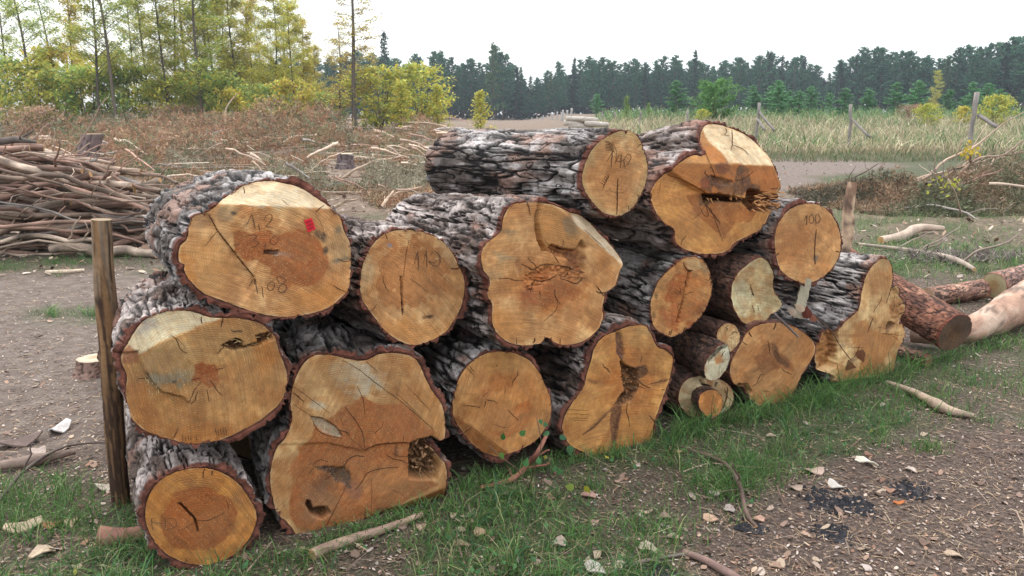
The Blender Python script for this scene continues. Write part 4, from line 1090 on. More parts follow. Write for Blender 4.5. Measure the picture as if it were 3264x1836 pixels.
WOODP = [(.38,.29,.21),(.31,.23,.18),(.23,.155,.12),(.15,.10,.075),(.44,.36,.30),(.28,.185,.135),(.10,.07,.055),(.34,.28,.25),(.25,.14,.095)]
mb = MB()
bare = lambda x, y, g, r: np.clip(1.05 - g * .62, .3, 1)
V, Q, C = flakes(42000, 2.45, 14, .0035, .011, WOODP, bare); mb.add(V, Q=Q, col=C)
V, Q, C = flakes(3600, 2.45, 9, .009, .021, WOODP, lambda x, y, g, r: np.clip(1 - g * .8, .15, 1) * .6, up=.006, tilt=.6); mb.add(V, Q=Q, col=C)
V, Q, C = flakes(9000, 8, 40, .015, .05, WOODP, lambda x, y, g, r: np.clip(1 - g, 0, 1) * (1 - .6 * r), up=.01, tilt=.8); mb.add(V, Q=Q, col=C)
V, f, C = mb.get()
tag(link('bark_litter', make_mesh('bark_litter', V, f, col=C, smooth_shade=False), MAT['chip']), kind='stuff')

# fallen pine needles and thin twiglets
def sticks_np(n, y0, y1, lmin, lmax, w, pal, want, lift=.012, tl=None):
    tl = lift if tl is None else tl
    x, y = scatter_box(n, -99, 99, y0, y1)
    g, r, sl = masks(x, y)
    k = rng.random(len(x)) < want(x, y, g, r)
    x, y = x[k], y[k]; m_ = len(x)
    z = hgt(x, y) + .002 + lift * rng.random(m_) ** 2
    L = lmin * (lmax / lmin) ** rng.random(m_)
    an = rng.random(m_) * 2 * pi
    dx, dy = np.cos(an), np.sin(an)
    bend = (rng.random(m_) - .5) * .3
    ww = w * (.6 + .8 * rng.random(m_)) * (y / 3.0) ** .5; up_ = rng.random(m_) - .2
    V = np.zeros((m_, 6, 3))
    for i, t in enumerate((-.5, 0, .5)):
        off = bend * (0.25 - t * t) * L
        cx_ = x + dx * L * t - dy * off; cy_ = y + dy * L * t + dx * off
        zz = z + (t + .5) * tl * up_
        V[:, i] = np.stack([cx_ - dy * ww / 2, cy_ + dx * ww / 2, zz], -1)
        V[:, 5 - i] = np.stack([cx_ + dy * ww / 2, cy_ - dx * ww / 2, zz + ww * .3], -1)
    b_ = (np.arange(m_) * 6)[:, None]
    Q = np.concatenate([b_ + np.array([0, 1, 4, 5]), b_ + np.array([1, 2, 3, 4])])
    C = np.array(pal)[rng.integers(0, len(pal), m_)] * (.6 + .7 * rng.random((m_, 1)))
    return V.reshape(-1, 3), Q, np.repeat(C, 6, 0)
mb = MB()
V, Q, C = sticks_np(26000, 2.45, 11, .025, .075, .0016, [(.34,.23,.14),(.26,.16,.10),(.42,.32,.21),(.16,.10,.07)], bare); mb.add(V, Q=Q, col=C)
V, Q, C = sticks_np(1500, 2.45, 16, .05, .26, .0038, [(.20,.14,.11),(.13,.085,.065),(.27,.20,.15)], lambda x, y, g, r: .8 - .4 * g, .03); mb.add(V, Q=Q, col=C)
V, f, C = mb.get()
tag(link('needle_litter', make_mesh('needle_litter', V, f, col=C, smooth_shade=False), MAT['chip']), kind='stuff')

# grass
def blades(x, y, hmin, hmax, w, pal, lean=.6, clump=None):
    m_ = len(x)
    z = hgt(x, y) - .004
    h = hmin * (hmax / hmin) ** rng.random(m_)
    an = rng.random(m_) * 2 * pi if clump is None else clump
    ln = lean * (.25 + rng.random(m_))
    dx, dy = np.cos(an), np.sin(an)
    wa = rng.random(m_) * pi
    wx, wy = np.cos(wa), np.sin(wa)
    V = np.zeros((m_, 7, 3)); ww = w * (.6 + .8 * rng.random(m_))
    for i, t in enumerate((0, .4, .75)):
        o_ = ln * h * t * t
        c_ = np.stack([x + dx * o_, y + dy * o_, z + h * (t - .35 * ln * t * t)], -1)
        hw = (ww * (1 - .55 * t) / 2)[:, None] * np.stack([wx, wy, np.zeros(m_)], -1)
        V[:, 2 * i] = c_ - hw; V[:, 2 * i + 1] = c_ + hw
    o_ = ln * h
    V[:, 6] = np.stack([x + dx * o_, y + dy * o_, z + h * (1 - .45 * ln)], -1)
    b_ = (np.arange(m_) * 7)[:, None]
    Q = np.concatenate([b_ + np.array([0, 1, 3, 2]), b_ + np.array([2, 3, 5, 4])])
    T = b_ + np.array([4, 5, 6])
    C = np.array(pal)[rng.integers(0, len(pal), m_)] * (.65 + .6 * rng.random((m_, 1)))
    return V.reshape(-1, 3), Q, T, np.repeat(C, 7, 0)

GP = [(.065,.15,.04),(.09,.19,.05),(.13,.23,.065),(.05,.115,.042),(.20,.22,.09),(.36,.30,.17),(.075,.165,.07)]
mb = MB()
x, y = scatter_box(44000, -99, 99, 2.45, 9)
g, r, sl = masks(x, y)
k = rng.random(len(x)) < g ** 1.5 * (.35 + .9 * smooth(-.2, .25, fbm(x * 3, y * 3, seed=12)))
x, y = x[k], y[k]
V, Q, T, C = blades(x, y, .012, .06, .0026, GP[:5] + [(.30,.24,.14),(.38,.31,.20),(.24,.17,.11),(.34,.27,.17),(.20,.14,.09)], 1.5); mb.add(V, Q=Q, T=T, col=C)
x, y = scatter_box(5000, -99, 99, 2.45, 11)
g, r, sl = masks(x, y)
k = (rng.random(len(x)) < g ** 1.3)
cx_, cy_ = x[k][:900], y[k][:900]
nb = 20
x = np.repeat(cx_, nb) + rng.normal(0, .022, len(cx_) * nb); y = np.repeat(cy_, nb) + rng.normal(0, .022, len(cx_) * nb)
V, Q, T, C = blades(x, y, .04, .16, .0032, [(.055,.14,.038),(.08,.19,.045),(.11,.22,.055),(.06,.15,.07),(.27,.27,.13)], 1.1)
mb.add(V, Q=Q, T=T, col=C * np.repeat(np.repeat(.7 + .6 * rng.random((len(cx_), 1)), nb, 0), 7, 0))
x, y = scatter_box(60000, 1.5, 99, 5.5, 22)
g, r, sl = masks(x, y); k = (rng.random(len(x)) < g ** 1.2 * (1 - .8 * r)) & (x > .36 * y)
V, Q, T, C = blades(x[k], y[k], .04, .17, .008, [(.13,.23,.08),(.18,.27,.10),(.26,.28,.13),(.10,.18,.07),(.38,.33,.2)], 1.0); mb.add(V, Q=Q, T=T, col=C)
x, y = scatter_box(5000, -99, 99, 6, 12)
g, r, sl = masks(x, y); k = (rng.random(len(x)) < g ** 1.2 * .8) & (x < -1)
V, Q, T, C = blades(x[k], y[k], .03, .10, .006, [(.13,.23,.08),(.18,.27,.10),(.26,.28,.13),(.10,.18,.07)], 1.0); mb.add(V, Q=Q, T=T, col=C)
# lush tufts measured in the photograph, long blades along the foot of the stack
def tuft(px, py, n_, hgt_, spread, pal=GP[:4], w=.0038, lean=.9):
    p = ground_at(px, py)
    x = p[0] + rng.normal(0, spread, n_); y = p[1] + rng.normal(0, spread * .8, n_)
    V, Q, T, C = blades(x, y, hgt_ * .45, hgt_, w, pal, lean); mb.add(V, Q=Q, T=T, col=C)
BR = [(.09,.19,.05),(.12,.22,.06),(.14,.24,.08),(.07,.15,.045)]
for a_ in ((1850,1215,260,.16,.10),(1900,1180,300,.14,.10),(1790,1240,260,.12,.09),(1640,1340,240,.12,.1),(100,1270,330,.20,.13),(60,1330,260,.16,.12),(200,1330,160,.14,.1),(2330,1130,120,.10,.05),(2330,1010,260,.14,.2),(2480,960,300,.14,.25),(2180,1000,260,.14,.2),(2250,1030,160,.12,.15),(1250,1260,160,.13,.1),(1130,1330,150,.10,.1),(850,1370,120,.08,.05)):
    tuft(*a_[:5], pal=BR)
for (xa, ya, xb, yb, n_, hh_) in ((330,1290,380,1400,26,.12),(640,1420,800,1400,14,.14),(820,1390,1130,1260,60,.12),(1120,1240,1420,1170,60,.16),(1420,1165,1680,1120,50,.12),(1660,1110,2080,1010,110,.26),(2000,1030,2300,930,90,.28),(2280,930,2576,860,70,.22),(2150,560,2576,540,60,.22),(2150,690,2450,640,50,.25),(0,665,380,655,60,.12),(100,795,330,790,20,.08)):
    for _ in range(n_):
        t = random.random()
        tuft(xa + (xb - xa) * t + random.gauss(0, 12), ya + (yb - ya) * t + random.gauss(0, 6), 6, hh_ * random.uniform(.5, 1.15), .035, pal=GP[:4] + BR[:3], w=.0042, lean=1.2)
# small broad-leaved herbs
x, y = scatter_box(5200, -99, 99, 2.45, 6)
g, r, sl = masks(x, y); k = rng.random(len(x)) < g ** 2 * .7
x, y = x[k], y[k]; m_ = len(x)
V = []
an = rng.random(m_) * 2 * pi; s = .006 + .012 * rng.random(m_); z = hgt(x, y) + .008 + .05 * rng.random(m_) ** 2
tl = rng.random(m_) * .8
d1 = np.stack([np.cos(an), np.sin(an), tl], -1) * s[:, None]; d2 = np.stack([-np.sin(an), np.cos(an), np.zeros(m_)], -1) * s[:, None] * .6
c_ = np.stack([x, y, z], -1)
V = np.stack([c_ - d1, c_ - d1 * .2 + d2, c_ + d1, c_ - d1 * .2 - d2], 1).reshape(-1, 3)
C = np.array([(.045,.13,.045),(.07,.17,.06),(.12,.21,.06),(.35,.33,.05)])[rng.choice(4, m_, p=[.4,.35,.22,.03])] * (.7 + .5 * rng.random((m_, 1)))
mb.add(V, Q=(np.arange(m_) * 4)[:, None] + np.array([0, 1, 2, 3]), col=np.repeat(C, 4, 0))
V, f, C = mb.get()
tag(link('grass', make_mesh('grass', V, f, col=C, smooth_shade=False), MAT['grass']), kind='stuff')

# tall meadow of pale and green grass behind the road at the right
mb = MB()
def meadow(n_, y0, y1, hmin, hmax, w, pal, cond=None):
    y = y0 + (y1 - y0) * rng.random(n_) ** 1.2
    x = -3 + (y * .72 + 3) * rng.random(n_)
    k = x > .12 * y - 1.0 + 2.2 * fbm(y * .3, y * 0, seed=4)
    if cond is not None: k &= rng.random(n_) < cond(x, y)
    x, y = x[k], y[k]
    V, Q, T, C = blades(x, y, hmin, hmax, w, pal, .85); mb.add(V, Q=Q, T=T, col=C)
band = lambda x, y: smooth(-.15, .25, fbm(x * .13 + 3, y * .13, seed=90))
meadow(20000, 33, 62, .35, 1.05, .035, [(.52,.44,.27),(.62,.54,.36),(.38,.35,.19),(.42,.32,.22)], lambda x, y: .35 + .65 * band(x, y))
meadow(9000, 33, 64, .2, .7, .06, [(.50,.42,.28),(.40,.33,.22),(.30,.25,.16)])
meadow(13000, 34, 72, .3, 1.1, .040, [(.13,.22,.08),(.18,.27,.10),(.09,.17,.07),(.24,.29,.14)], lambda x, y: 1.1 - .7 * band(x, y))
meadow(7000, 28, 34, .12, .45, .022, [(.22,.19,.11),(.10,.15,.06),(.28,.23,.15),(.13,.17,.07)])
meadow(6000, 60, 85, .5, 1.3, .07, [(.09,.19,.08),(.14,.25,.10),(.26,.31,.13)])
V, f, C = mb.get()
tag(link('meadow_grass', make_mesh('meadow_grass', V, f, col=C, smooth_shade=False), MAT['grass']), kind='stuff')
# ------------------------------------------------------------------ trees
def leaf_quads(c, size, flat=.5, pal=None, jit=.35):
    """one small bent leaf spray per point"""
    n = len(c)
    a = rng.random(n) * 2 * pi
    t = (rng.random(n) - .5) * 2 * (1 - flat) * 1.5
    d1 = np.stack([np.cos(a), np.sin(a), t], -1)
    d2 = np.stack([-np.sin(a), np.cos(a), (rng.random(n) - .5) * (1 - flat) * 2.5], -1)
    s = (size * (.6 + .8 * rng.random(n)))[:, None]
    V = np.stack([c - d1 * s, c + d2 * s * .55, c + d1 * s, c - d2 * s * .55], 1).reshape(-1, 3)
    Q = (np.arange(n) * 4)[:, None] + np.array([0, 1, 2, 3])
    C = np.array(pal)[rng.integers(0, len(pal), n)] * (1 - jit / 2 + jit * rng.random((n, 1)))
    return V, Q, np.repeat(C, 4, 0)

def broadleaf(seed, H=13, lean=(0, 0), crown0=.15, nlimb=34, nleaf=4200, reach=2.0, pal=None, leaf=.085, trunk_r=.10, bare_top=False, up=.95):
    nleaf = int(nleaf * 2.7); nlimb = int(nlimb * 1.25)
    r_ = np.random.default_rng(seed)
    t = np.linspace(0, 1, 12)
    path = np.stack([lean[0] * t ** 1.5 * H + .12 * np.sin(t * 7 + seed), lean[1] * t * H + .1 * np.cos(t * 5 + seed), t * H], -1)
    wood = MB()
    gcol = np.array((.105, .085, .065))
    V, Q, T = tube(path, trunk_r * (1 - t) ** .8 + .018, 7, bumps=.15, seed=seed)
    wood.add(V, Q, T, gcol * (.8 + .4 * r_.random()))
    pts = []
    for i in range(nlimb):
        f = crown0 + (1 - crown0) * (i + r_.random()) / nlimb
        b0 = np.array([np.interp(f, t, path[:, k]) for k in range(3)])
        an = r_.random() * 2 * pi
        L = reach * (1.15 - f * .75) * (.5 + .8 * r_.random())
        s = np.linspace(0, 1, 6)[:, None]
        dirn = np.array([cos(an), sin(an), 0])
        p = b0 + dirn * L * s + np.array([0, 0, 1]) * (up * L * s - .25 * L * s ** 2) + r_.normal(0, .04, (6, 3)) * s
        V, Q, T = tube(p, np.linspace(.030, .006, 6) * (1.3 - f), 4, cap=False)
        wood.add(V, Q, T, gcol * .9)
        for j in range(3):
            q0 = p[2 + j]
            a2 = an + r_.normal(0, .9)
            q = q0 + np.array([cos(a2), sin(a2), .25]) * L * .4 * np.linspace(0, 1, 4)[:, None]
            V, Q, T = tube(q, np.linspace(.010, .004, 4), 3, cap=False)
            wood.add(V, Q, T, gcol * .9)
            pts.append(q)
        pts.append(p[2:])
    anch = np.concatenate(pts)
    k = r_.integers(0, len(anch), nleaf)
    c = anch[k] + np.stack([r_.normal(0, .26, nleaf), r_.normal(0, .26, nleaf), r_.normal(0, .13, nleaf)], -1)
    if bare_top:
        keep = r_.random(nleaf) > smooth(.5, .9, c[:, 2] / H) * .45
        c = c[keep]
    V, Q, C = leaf_quads(c, leaf, .55, pal)
    return wood.mesh('trunk'), make_mesh('crown', V, [Q], col=C, smooth_shade=False)

YG = [(.62,.60,.11),(.38,.44,.09),(.56,.47,.08),(.28,.36,.08),(.48,.46,.09)]
YE = [(.66,.50,.08),(.56,.47,.08),(.46,.44,.08),(.60,.40,.09)]
GR = [(.28,.42,.12),(.36,.47,.13),(.20,.32,.10),(.42,.48,.12)]
BRN = [(.30,.20,.07),(.38,.28,.08),(.22,.18,.07)]

def place_tree(name, label, meshes, loc, rz=0, sc=1.0, scz=None, group=None, cat='tree', names=('trunk', 'crown')):
    root = thing(name, label, cat, loc, group)
    root.rotation_euler = (0, 0, rz)
    root.scale = (sc, sc, scz or sc)
    for me, nm, mt in zip(meshes, names, ('stick', 'leaf')):
        if me is not None: link(nm, me, MAT[mt], root)
    return root

def place_at(px, py, dist):
    """ground point on the column px (2576 frame) at distance dist"""
    d = ray(np.array([px * 1.2671, py * 1.2671]))
    t = dist / d[1]
    x = d[0] * t
    return (x, dist, float(hgt(x, dist)) - .05)

bl = [broadleaf(1, 14, (.03, 0), .12, 40, 4200, 2.3, YG + GR[:2]), broadleaf(2, 15, (-.05, 0), .2, 38, 3400, 2.0, YG), broadleaf(3, 13, (.02, 0), .1, 40, 4600, 2.3, YG + YE[:1]),
      broadleaf(4, 15, (-.09, 0), .3, 30, 2000, 2.0, GR[:2] + YG[:2]), broadleaf(5, 12, (0, 0), .08, 40, 4400, 2.0, YE + YG[:2]), broadleaf(6, 14, (.0, 0), .15, 40, 2400, 2.6, BRN[:2] + YE[:1] + YG[:1], bare_top=True, trunk_r=.2, up=.35)]
# column, distance, height in metres, which mesh, trunk character
tree_rows = [(95,62,15,3,'pale grey'),(150,66,13,3,''),(255,60,15,1,''),(300,58,15.5,3,''),(380,63,13,1,''),(425,60,13,1,''),(452,66,13.5,2,''),(505,60,15.5,0,''),(520,68,15,1,''),(478,70,13,5,''),(545,72,14,2,''),(600,70,13,2,''),(640,74,11,4,''),(700,66,10.5,2,''),(722,70,10,0,''),(742,64,9.6,2,''),(770,72,9,4,''),(895,58,12.2,5,''),(860,66,8.5,5,''),(935,66,6.2,5,''),(30,70,13,0,''),(200,72,13,4,''),(345,74,12.5,0,''),(575,76,12.5,0,''),(665,78,11,0,''),(800,78,7.5,4,''),(-60,66,13,1,''),(-160,70,13,2,'')]
desc = ['slender tree with dense yellow-green leaves, {}', 'slender straight tree with sparse yellow-green leaves, {}', 'bushy young tree turning yellow, {}', 'leaning slender tree with thin green crown, {}', 'yellow autumn tree, {}', 'grey-trunked tree with brownish thinning leaves, {}']
where = ['at the far left of the birch-like grove', 'second from the left edge in the grove', 'behind the leaning stump', 'leaning left above the leaning stump', 'left of the pair of dark trunks', 'beside the leaning stump to its right', 'at the back of the dark-trunked pair', 'tallest of the grove', 'just behind the tallest tree of the grove', 'between the closely set trunks of the grove', 'right of the tallest tree', 'above the bent pale sapling', 'over the brown brush right of the bent sapling', 'left one of the twin dark stems', 'right one of the twin dark stems', 'at the right rim of the dense grove', 'low one at the right rim of the grove', 'standing alone at the right end of the grove', 'shorter one left of the lone grey trunk', 'low one right of the lone grey trunk', 'at the left picture edge of the grove', 'left of the two steeply leaning stems', 'in the back row of the grove', 'in the back row behind the bent sapling', 'in the back row left of the twin stems', 'small one between grove and lone grey trunk', 'outside the grove to the left', 'far outside the grove to the left']
for i, (px, d, h_, k, _) in enumerate(tree_rows):
    base_h = [14, 15, 13, 15, 12, 14][k]
    place_tree('deciduous_tree', desc[k].format(where[i]), bl[k], place_at(px, 320, d), random.random() * 6.28 if k not in (3,) else random.uniform(-.4, .4), h_ / base_h * random.uniform(.92, 1.0), h_ / base_h, 'thin deciduous trees at the left edge of the clearing')

# shrubs and saplings
def shrub(seed, H, W, n, pal, leaf=.10, cone=False):
    r_ = np.random.default_rng(seed)
    wood = MB(); pts = []
    ns = 1 if cone else 6
    for i in range(ns):
        an = r_.random() * 6.28; sp = 0 if cone else .35 * W
        p = np.linspace(0, 1, 6)[:, None] * np.array([cos(an) * sp, sin(an) * sp, H * (.95 if cone else .8)]) + r_.normal(0, .03, (6, 3)); p[0] = (0, 0, -.05)
        V, Q, T = tube(p, np.linspace(.045, .012, 6), 5); wood.add(V, Q, T, (.13, .10, .07))
    nb_ = 46
    for i in range(nb_):
        f = (i + r_.random()) / nb_
        an = r_.random() * 6.28
        prof = (1 - f) ** .8 * .95 + .08 if cone else (sin(pi * (f * .85 + .12)) ** .7)
        L = W * prof * (.7 + .5 * r_.random())
        b0 = np.array([0, 0, H * (.06 + .92 * f)])
        if not cone: b0 += np.array([cos(an), sin(an), 0]) * L * .2
        p = b0 + np.linspace(0, 1, 5)[:, None] * np.array([cos(an) * L, sin(an) * L, L * (.25 if cone else .45)])
        V, Q, T = tube(p, np.linspace(.014, .004, 5), 3, cap=False); wood.add(V, Q, T, (.13, .10, .07))
        pts.append(p[1:])
    anch = np.concatenate(pts)
    c = anch[r_.integers(0, len(anch), n)] + r_.normal(0, .10 + .05 * W, (n, 3)) * np.array([1, 1, .7])
    c[:, 2] = np.maximum(c[:, 2], .05)
    V, Q, C = leaf_quads(c, leaf, .3, pal)
    return wood.mesh('trunk'), make_mesh('crown', V, [Q], col=C, smooth_shade=False)
sh = {'yellow': shrub(1, 4.2, 1.7, 2600, YE + YG[:2], .11), 'green': shrub(2, 3.6, 1.8, 2600, GR + YG[:1], .11), 'ygreen': shrub(3, 4, 1.8, 2800, YG, .11), 'cone': shrub(4, 4, 1.1, 1500, YE[:2] + YG, .09, True), 'cone2': shrub(5, 4, 1.0, 900, [(.20,.33,.06),(.26,.38,.08),(.14,.25,.06)], .08, True), 'round': shrub(6, 4, 1.9, 4200, [(.08,.20,.05),(.12,.27,.065),(.17,.34,.09)], .10), 'brown': shrub(7, 2.2, 1.7, 2200, [(.36,.21,.13),(.42,.28,.18),(.28,.18,.12)], .06)}
shr = [(20,64,3.9,'green','green bush at the left end of the undergrowth'),(90,60,3.6,'ygreen','yellow-green bush low in the undergrowth below the leftmost trunks'),(160,66,4.6,'yellow','bright yellow bush in the undergrowth left of the leaning trunks'),(225,62,3.4,'green','dark green bush between the leftmost leaning trunks'),(285,64,4.2,'ygreen','yellow-green bush behind the leaning stump'),(350,62,3.3,'green','green bush right of the leaning stump in the undergrowth'),(415,60,2.6,'ygreen','low yellow-green bush at the foot of straight trunks'),(470,66,3.4,'yellow','low yellow bush behind the grove trunks'),(540,62,3.0,'green','green bush at the foot of the tallest tree'),(590,60,2.4,'yellow','small yellow bush by the bent pale sapling'),(680,62,2.6,'green','green bush under the twin dark stems'),(735,58,2.8,'yellow','yellow-leaved bush under the right rim of the grove'),(820,66,2.2,'green','small bluish green bush left of the lone grey trunk'),(960,60,3.2,'ygreen','yellow-green bush right of the lone grey trunk'),
       (1010,58,3.2,'cone','left one of two neighbouring bright yellow-green young trees'),(1060,62,3.4,'ygreen','broad bright yellow-green young tree beside the pines'),(1100,60,3.0,'cone','right one of two neighbouring bright yellow-green young trees'),(1210,60,2.7,'cone','small orange-yellow sapling standing alone before dark pines'),
       (610,56,1.5,'brown','reddish brown withered bush left of the yellow bushes'),(660,57,1.7,'brown','reddish brown withered bush below the twin stems'),(700,55,1.3,'brown','low withered brown bush before the grove'),(800,57,1.6,'brown','withered brown bush left of the lone grey trunk'),(90,52,1.6,'brown','withered brown bush at the left before the undergrowth'),(450,58,1.7,'brown','withered brown bush at the foot of the close trunks')]
for px, d, h_, k, lb in shr:
    bh = {'yellow': 4.2, 'green': 3.6, 'ygreen': 4, 'cone': 4, 'brown': 2.2}[k]
    place_tree('shrub', lb, sh[k], place_at(px, 320, d), random.random() * 6, h_ / bh * random.uniform(1.2, 1.5), h_ / bh * (1.4 if k in ('green', 'ygreen', 'yellow') else 1.12), 'bushes and saplings along the grove', 'bush')
for px, d, h_, k, lb in [(1575,58,1.9,'cone2','bright green slender sapling in the meadow left of the round bush'),(1630,62,1.3,'cone2','tiny light green sapling just left of the round bush'),(1800,60,2.9,'round','round dark green bush in the meadow before the pines'),(1765,58,1.0,'ygreen','small yellow-green bush touching the round bush'),(2335,52,1.5,'ygreen','yellowish bush in the meadow left of the slanting post'),(2420,54,1.3,'yellow','yellow bush beside the slanting post'),(2500,52,2.0,'ygreen','light green bush right of the slanting post'),(2290,60,1.2,'brown','brown thorny bush in the meadow')]:
    bh = {'yellow': 4.2, 'green': 3.6, 'ygreen': 4, 'cone': 4, 'cone2': 4, 'round': 4, 'brown': 2.2}[k]
    place_tree('shrub', lb, sh[k], place_at(px, 320, d), random.random() * 6, h_ / bh, h_ / bh, 'bushes in the meadow', 'bush')

# pines and spruces of the wood
def conifer(seed, H=15, kind='pine', pal=None):
    r_ = np.random.default_rng(seed)
    wood = MB(); t = np.linspace(0, 1, 7)
    path = np.stack([.15 * np.sin(t * 4 + seed), .1 * np.cos(t * 3), t * H], -1)
    V, Q, T = tube(path, .16 * (1 - t) + .02, 6); wood.add(V, Q, T, (.15, .105, .08) if kind == 'pine' else (.09, .07, .055))
    pts, dark = [], []
    c0 = {'pine': .16, 'spruce': .06, 'larch': .12}[kind]
    nbr = {'pine': 78, 'spruce': 85, 'larch': 70}[kind]
    for i in range(nbr):
        f = c0 + (1 - c0) * (i + r_.random()) / nbr
        an = r_.random() * 6.28
        u = (f - c0) / (1 - c0)
        if kind == 'pine': L = 3.5 * (1 - u) ** .58 * (.4 + .9 * r_.random()) * min(1, .6 + u * 2) + .25; ris = .12 + .55 * u
        elif kind == 'spruce': L = 2.5 * (1 - u) * (.8 + .35 * r_.random()) + .12; ris = -.15
        else: L = 2.7 * (1 - u) ** .8 * (.6 + .6 * r_.random()) + .15; ris = .1
        z0 = f * H
        s = np.linspace(0, 1, 4)[:, None]
        p = np.array([np.interp(f, t, path[:, 0]), np.interp(f, t, path[:, 1]), z0]) + s * np.array([cos(an) * L, sin(an) * L, ris * L])
        V, Q, T = tube(p, np.linspace(.035, .012, 4), 3, cap=False); wood.add(V, Q, T, (.12, .09, .07))
        nt_ = max(3, int(L * 4.5))
        for j in range(nt_):
            w = .3 + .75 * (j + r_.random()) / nt_
            pts.append(p[0] + (p[-1] - p[0]) * w + r_.normal(0, .16, 3) * np.array([1, 1, .55]))
    pts.append(path[-1])
    pts.extend([path[-1] + np.array([0, 0, -.4]), path[-1] + np.array([0, 0, .35])])
    c = np.array(pts)
    n = len(c); per = 13
    cc_ = np.repeat(c, per, 0) + r_.normal(0, .15, (n * per, 3)) * np.array([1, 1, .5])
    pal = pal or {'pine': [(.035,.125,.070),(.055,.165,.085),(.025,.09,.055),(.09,.20,.095)], 'spruce': [(.022,.055,.038),(.032,.07,.045)], 'larch': [(.09,.16,.07),(.12,.19,.08),(.07,.12,.06)]}[kind]
    V, Q, C = leaf_quads(cc_, .17 if kind != 'spruce' else .15, .25, pal, .5)
    C = C * np.repeat(.75 + .5 * np.repeat(r_.random((n, 1)), per, 0), 4, 0)
    return wood.mesh('trunk'), make_mesh('crown', V, [Q], col=C, smooth_shade=False)
young = [conifer(s_, 15, 'pine', [(.16,.34,.16),(.20,.40,.18),(.12,.27,.13)]) for s_ in (41, 42, 43)]
pines = [conifer(s_, 15, 'pine') for s_ in range(1, 8)]
spru = [conifer(s_, 15, 'spruce') for s_ in (11, 12)]
larch = [conifer(s_, 15, 'larch') for s_ in (21, 22)]
prof_x = [560, 950, 1000, 1070, 1130, 1210, 1240, 1290, 1340, 1400, 1480, 1560, 1640, 1700, 1760, 1850, 1930, 2010, 2080, 2110, 2160, 2260, 2340, 2420, 2480, 2560, 2700]
prof_y = [175, 150, 165, 158, 152, 170, 138, 165, 205, 175, 160, 172, 165, 155, 178, 160, 152, 165, 198, 165, 142, 148, 160, 140, 135, 112, 110]
pl = ['{} dark pine in the front row, {}', '{} dark pine in the middle of the wood, {}', '{} pine at the back of the wood, {}']
def spot(px):
    if px < 940: return 'behind the yellow grove'
    if px < 1180: return 'behind the yellow-green young trees'
    if px < 1420: return 'above the row of stakes'
    if px < 1740: return 'left of the round bush'
    if px < 1900: return 'behind the round dark green bush'
    if px < 2130: return 'right of the round bush'
    if px < 2430: return 'between straight and slanting posts'
    return 'right of the slanting post'
for row, (n_, dd) in enumerate(((86, 0), (84, 8), (84, 17))):
    for i in range(n_):
        px = 520 + (2640 - 520) * (i + random.uniform(.05, .95)) / n_
        d = 205 - 35 * smooth(1900, 2600, px) + dd + random.uniform(-3, 3)
        ytop = np.interp(px, prof_x, prof_y) + random.choice((random.uniform(-4, 34), random.uniform(-9, 10)))
        loc = place_at(px, 300, d)
        htop = 1.6 + (285 - ytop) * 1.2671 / FPX * d * 1.04 - loc[2]
        kk = random.random()
        if kk < .87: ms, lb = random.choice(pines), pl[row]
        elif kk < .94: ms, lb = random.choice(spru), '{} spiky dark spruce, {}'
        else: ms, lb = random.choice(larch), '{} paler green larch, {}'
        where_ = spot(px)
        sc_ = htop / 15 * random.uniform(.8, 1.15)
        nm = 'pine_tree' if ' pine' in lb else ('spruce_tree' if 'spruce' in lb else 'larch_tree')
        size_ = ('low' if ytop > np.interp(px, prof_x, prof_y) + 17 else 'tall' if ytop < np.interp(px, prof_x, prof_y) + 2 else 'middling') + (' slim' if sc_ < htop / 15 * .93 else ' broad' if sc_ > htop / 15 * 1.04 else '')
        lb = lb.format(size_, where_)
        place_tree(nm, lb, ms, loc, random.random() * 6.28, sc_, htop / 15, nm.replace('_tree', '') + ' trees: ' + lb)
for px, ytop, d, k, lb in [(970,96,190,spru[0],'pale spruce spire rising highest right of the lone grey trunk'),(1240,122,198,larch[0],'tall feathery larch overtopping the pines near the stakes'),(1742,138,200,spru[1],'thin spruce spire with top above the round bush'),(2350,188,165,None,'yellow-green birch in the edge of the wood near the slanting post')]:
    loc = place_at(px, 300, d); htop = 1.6 + (285 - ytop) * 1.2671 / FPX * d - loc[2]
    if k is None: place_tree('birch_tree', lb, bl[2], loc, 0, htop / 13, htop / 13)
    else: place_tree('conifer_tree', lb, k, loc, 1, htop / 15 * .9, htop / 15)
# young bright pines before the wood
# one leaf mass behind the first rows, coloured dark for the wood's inner shade
n_ = 26000
pxs = 480 + 2240 * rng.random(n_)
ds = 226 - 35 * smooth(1900, 2600, pxs) + 14 * rng.random(n_)
xs = (pxs - 1288) / 2100 * ds
hs = (285 - np.interp(pxs, prof_x, prof_y)) / 2100 * ds * .80
zs = hgt(xs, ds) + hs * rng.random(n_) ** .8
V, Q, C = leaf_quads(np.stack([xs, ds, zs], -1), .75, .2, [(.016,.035,.028),(.024,.048,.036),(.03,.034,.030)], .5)
tag(link('woods', make_mesh('woods', V, [Q], col=C, smooth_shade=False), MAT['needle']), kind='stuff')
for i in range(26):
    px = random.uniform(1900, 2600) if i > 6 else random.uniform(1500, 1900)
    d = random.uniform(64, 90)
    s_ = random.uniform(.12, .2)
    place_tree('young_pine', 'small bright green young pine at the meadow edge before the dark wood', young[i % 3], place_at(px, 300, d), random.random() * 6, s_ * 1.5, s_, 'young pines at the meadow edge')
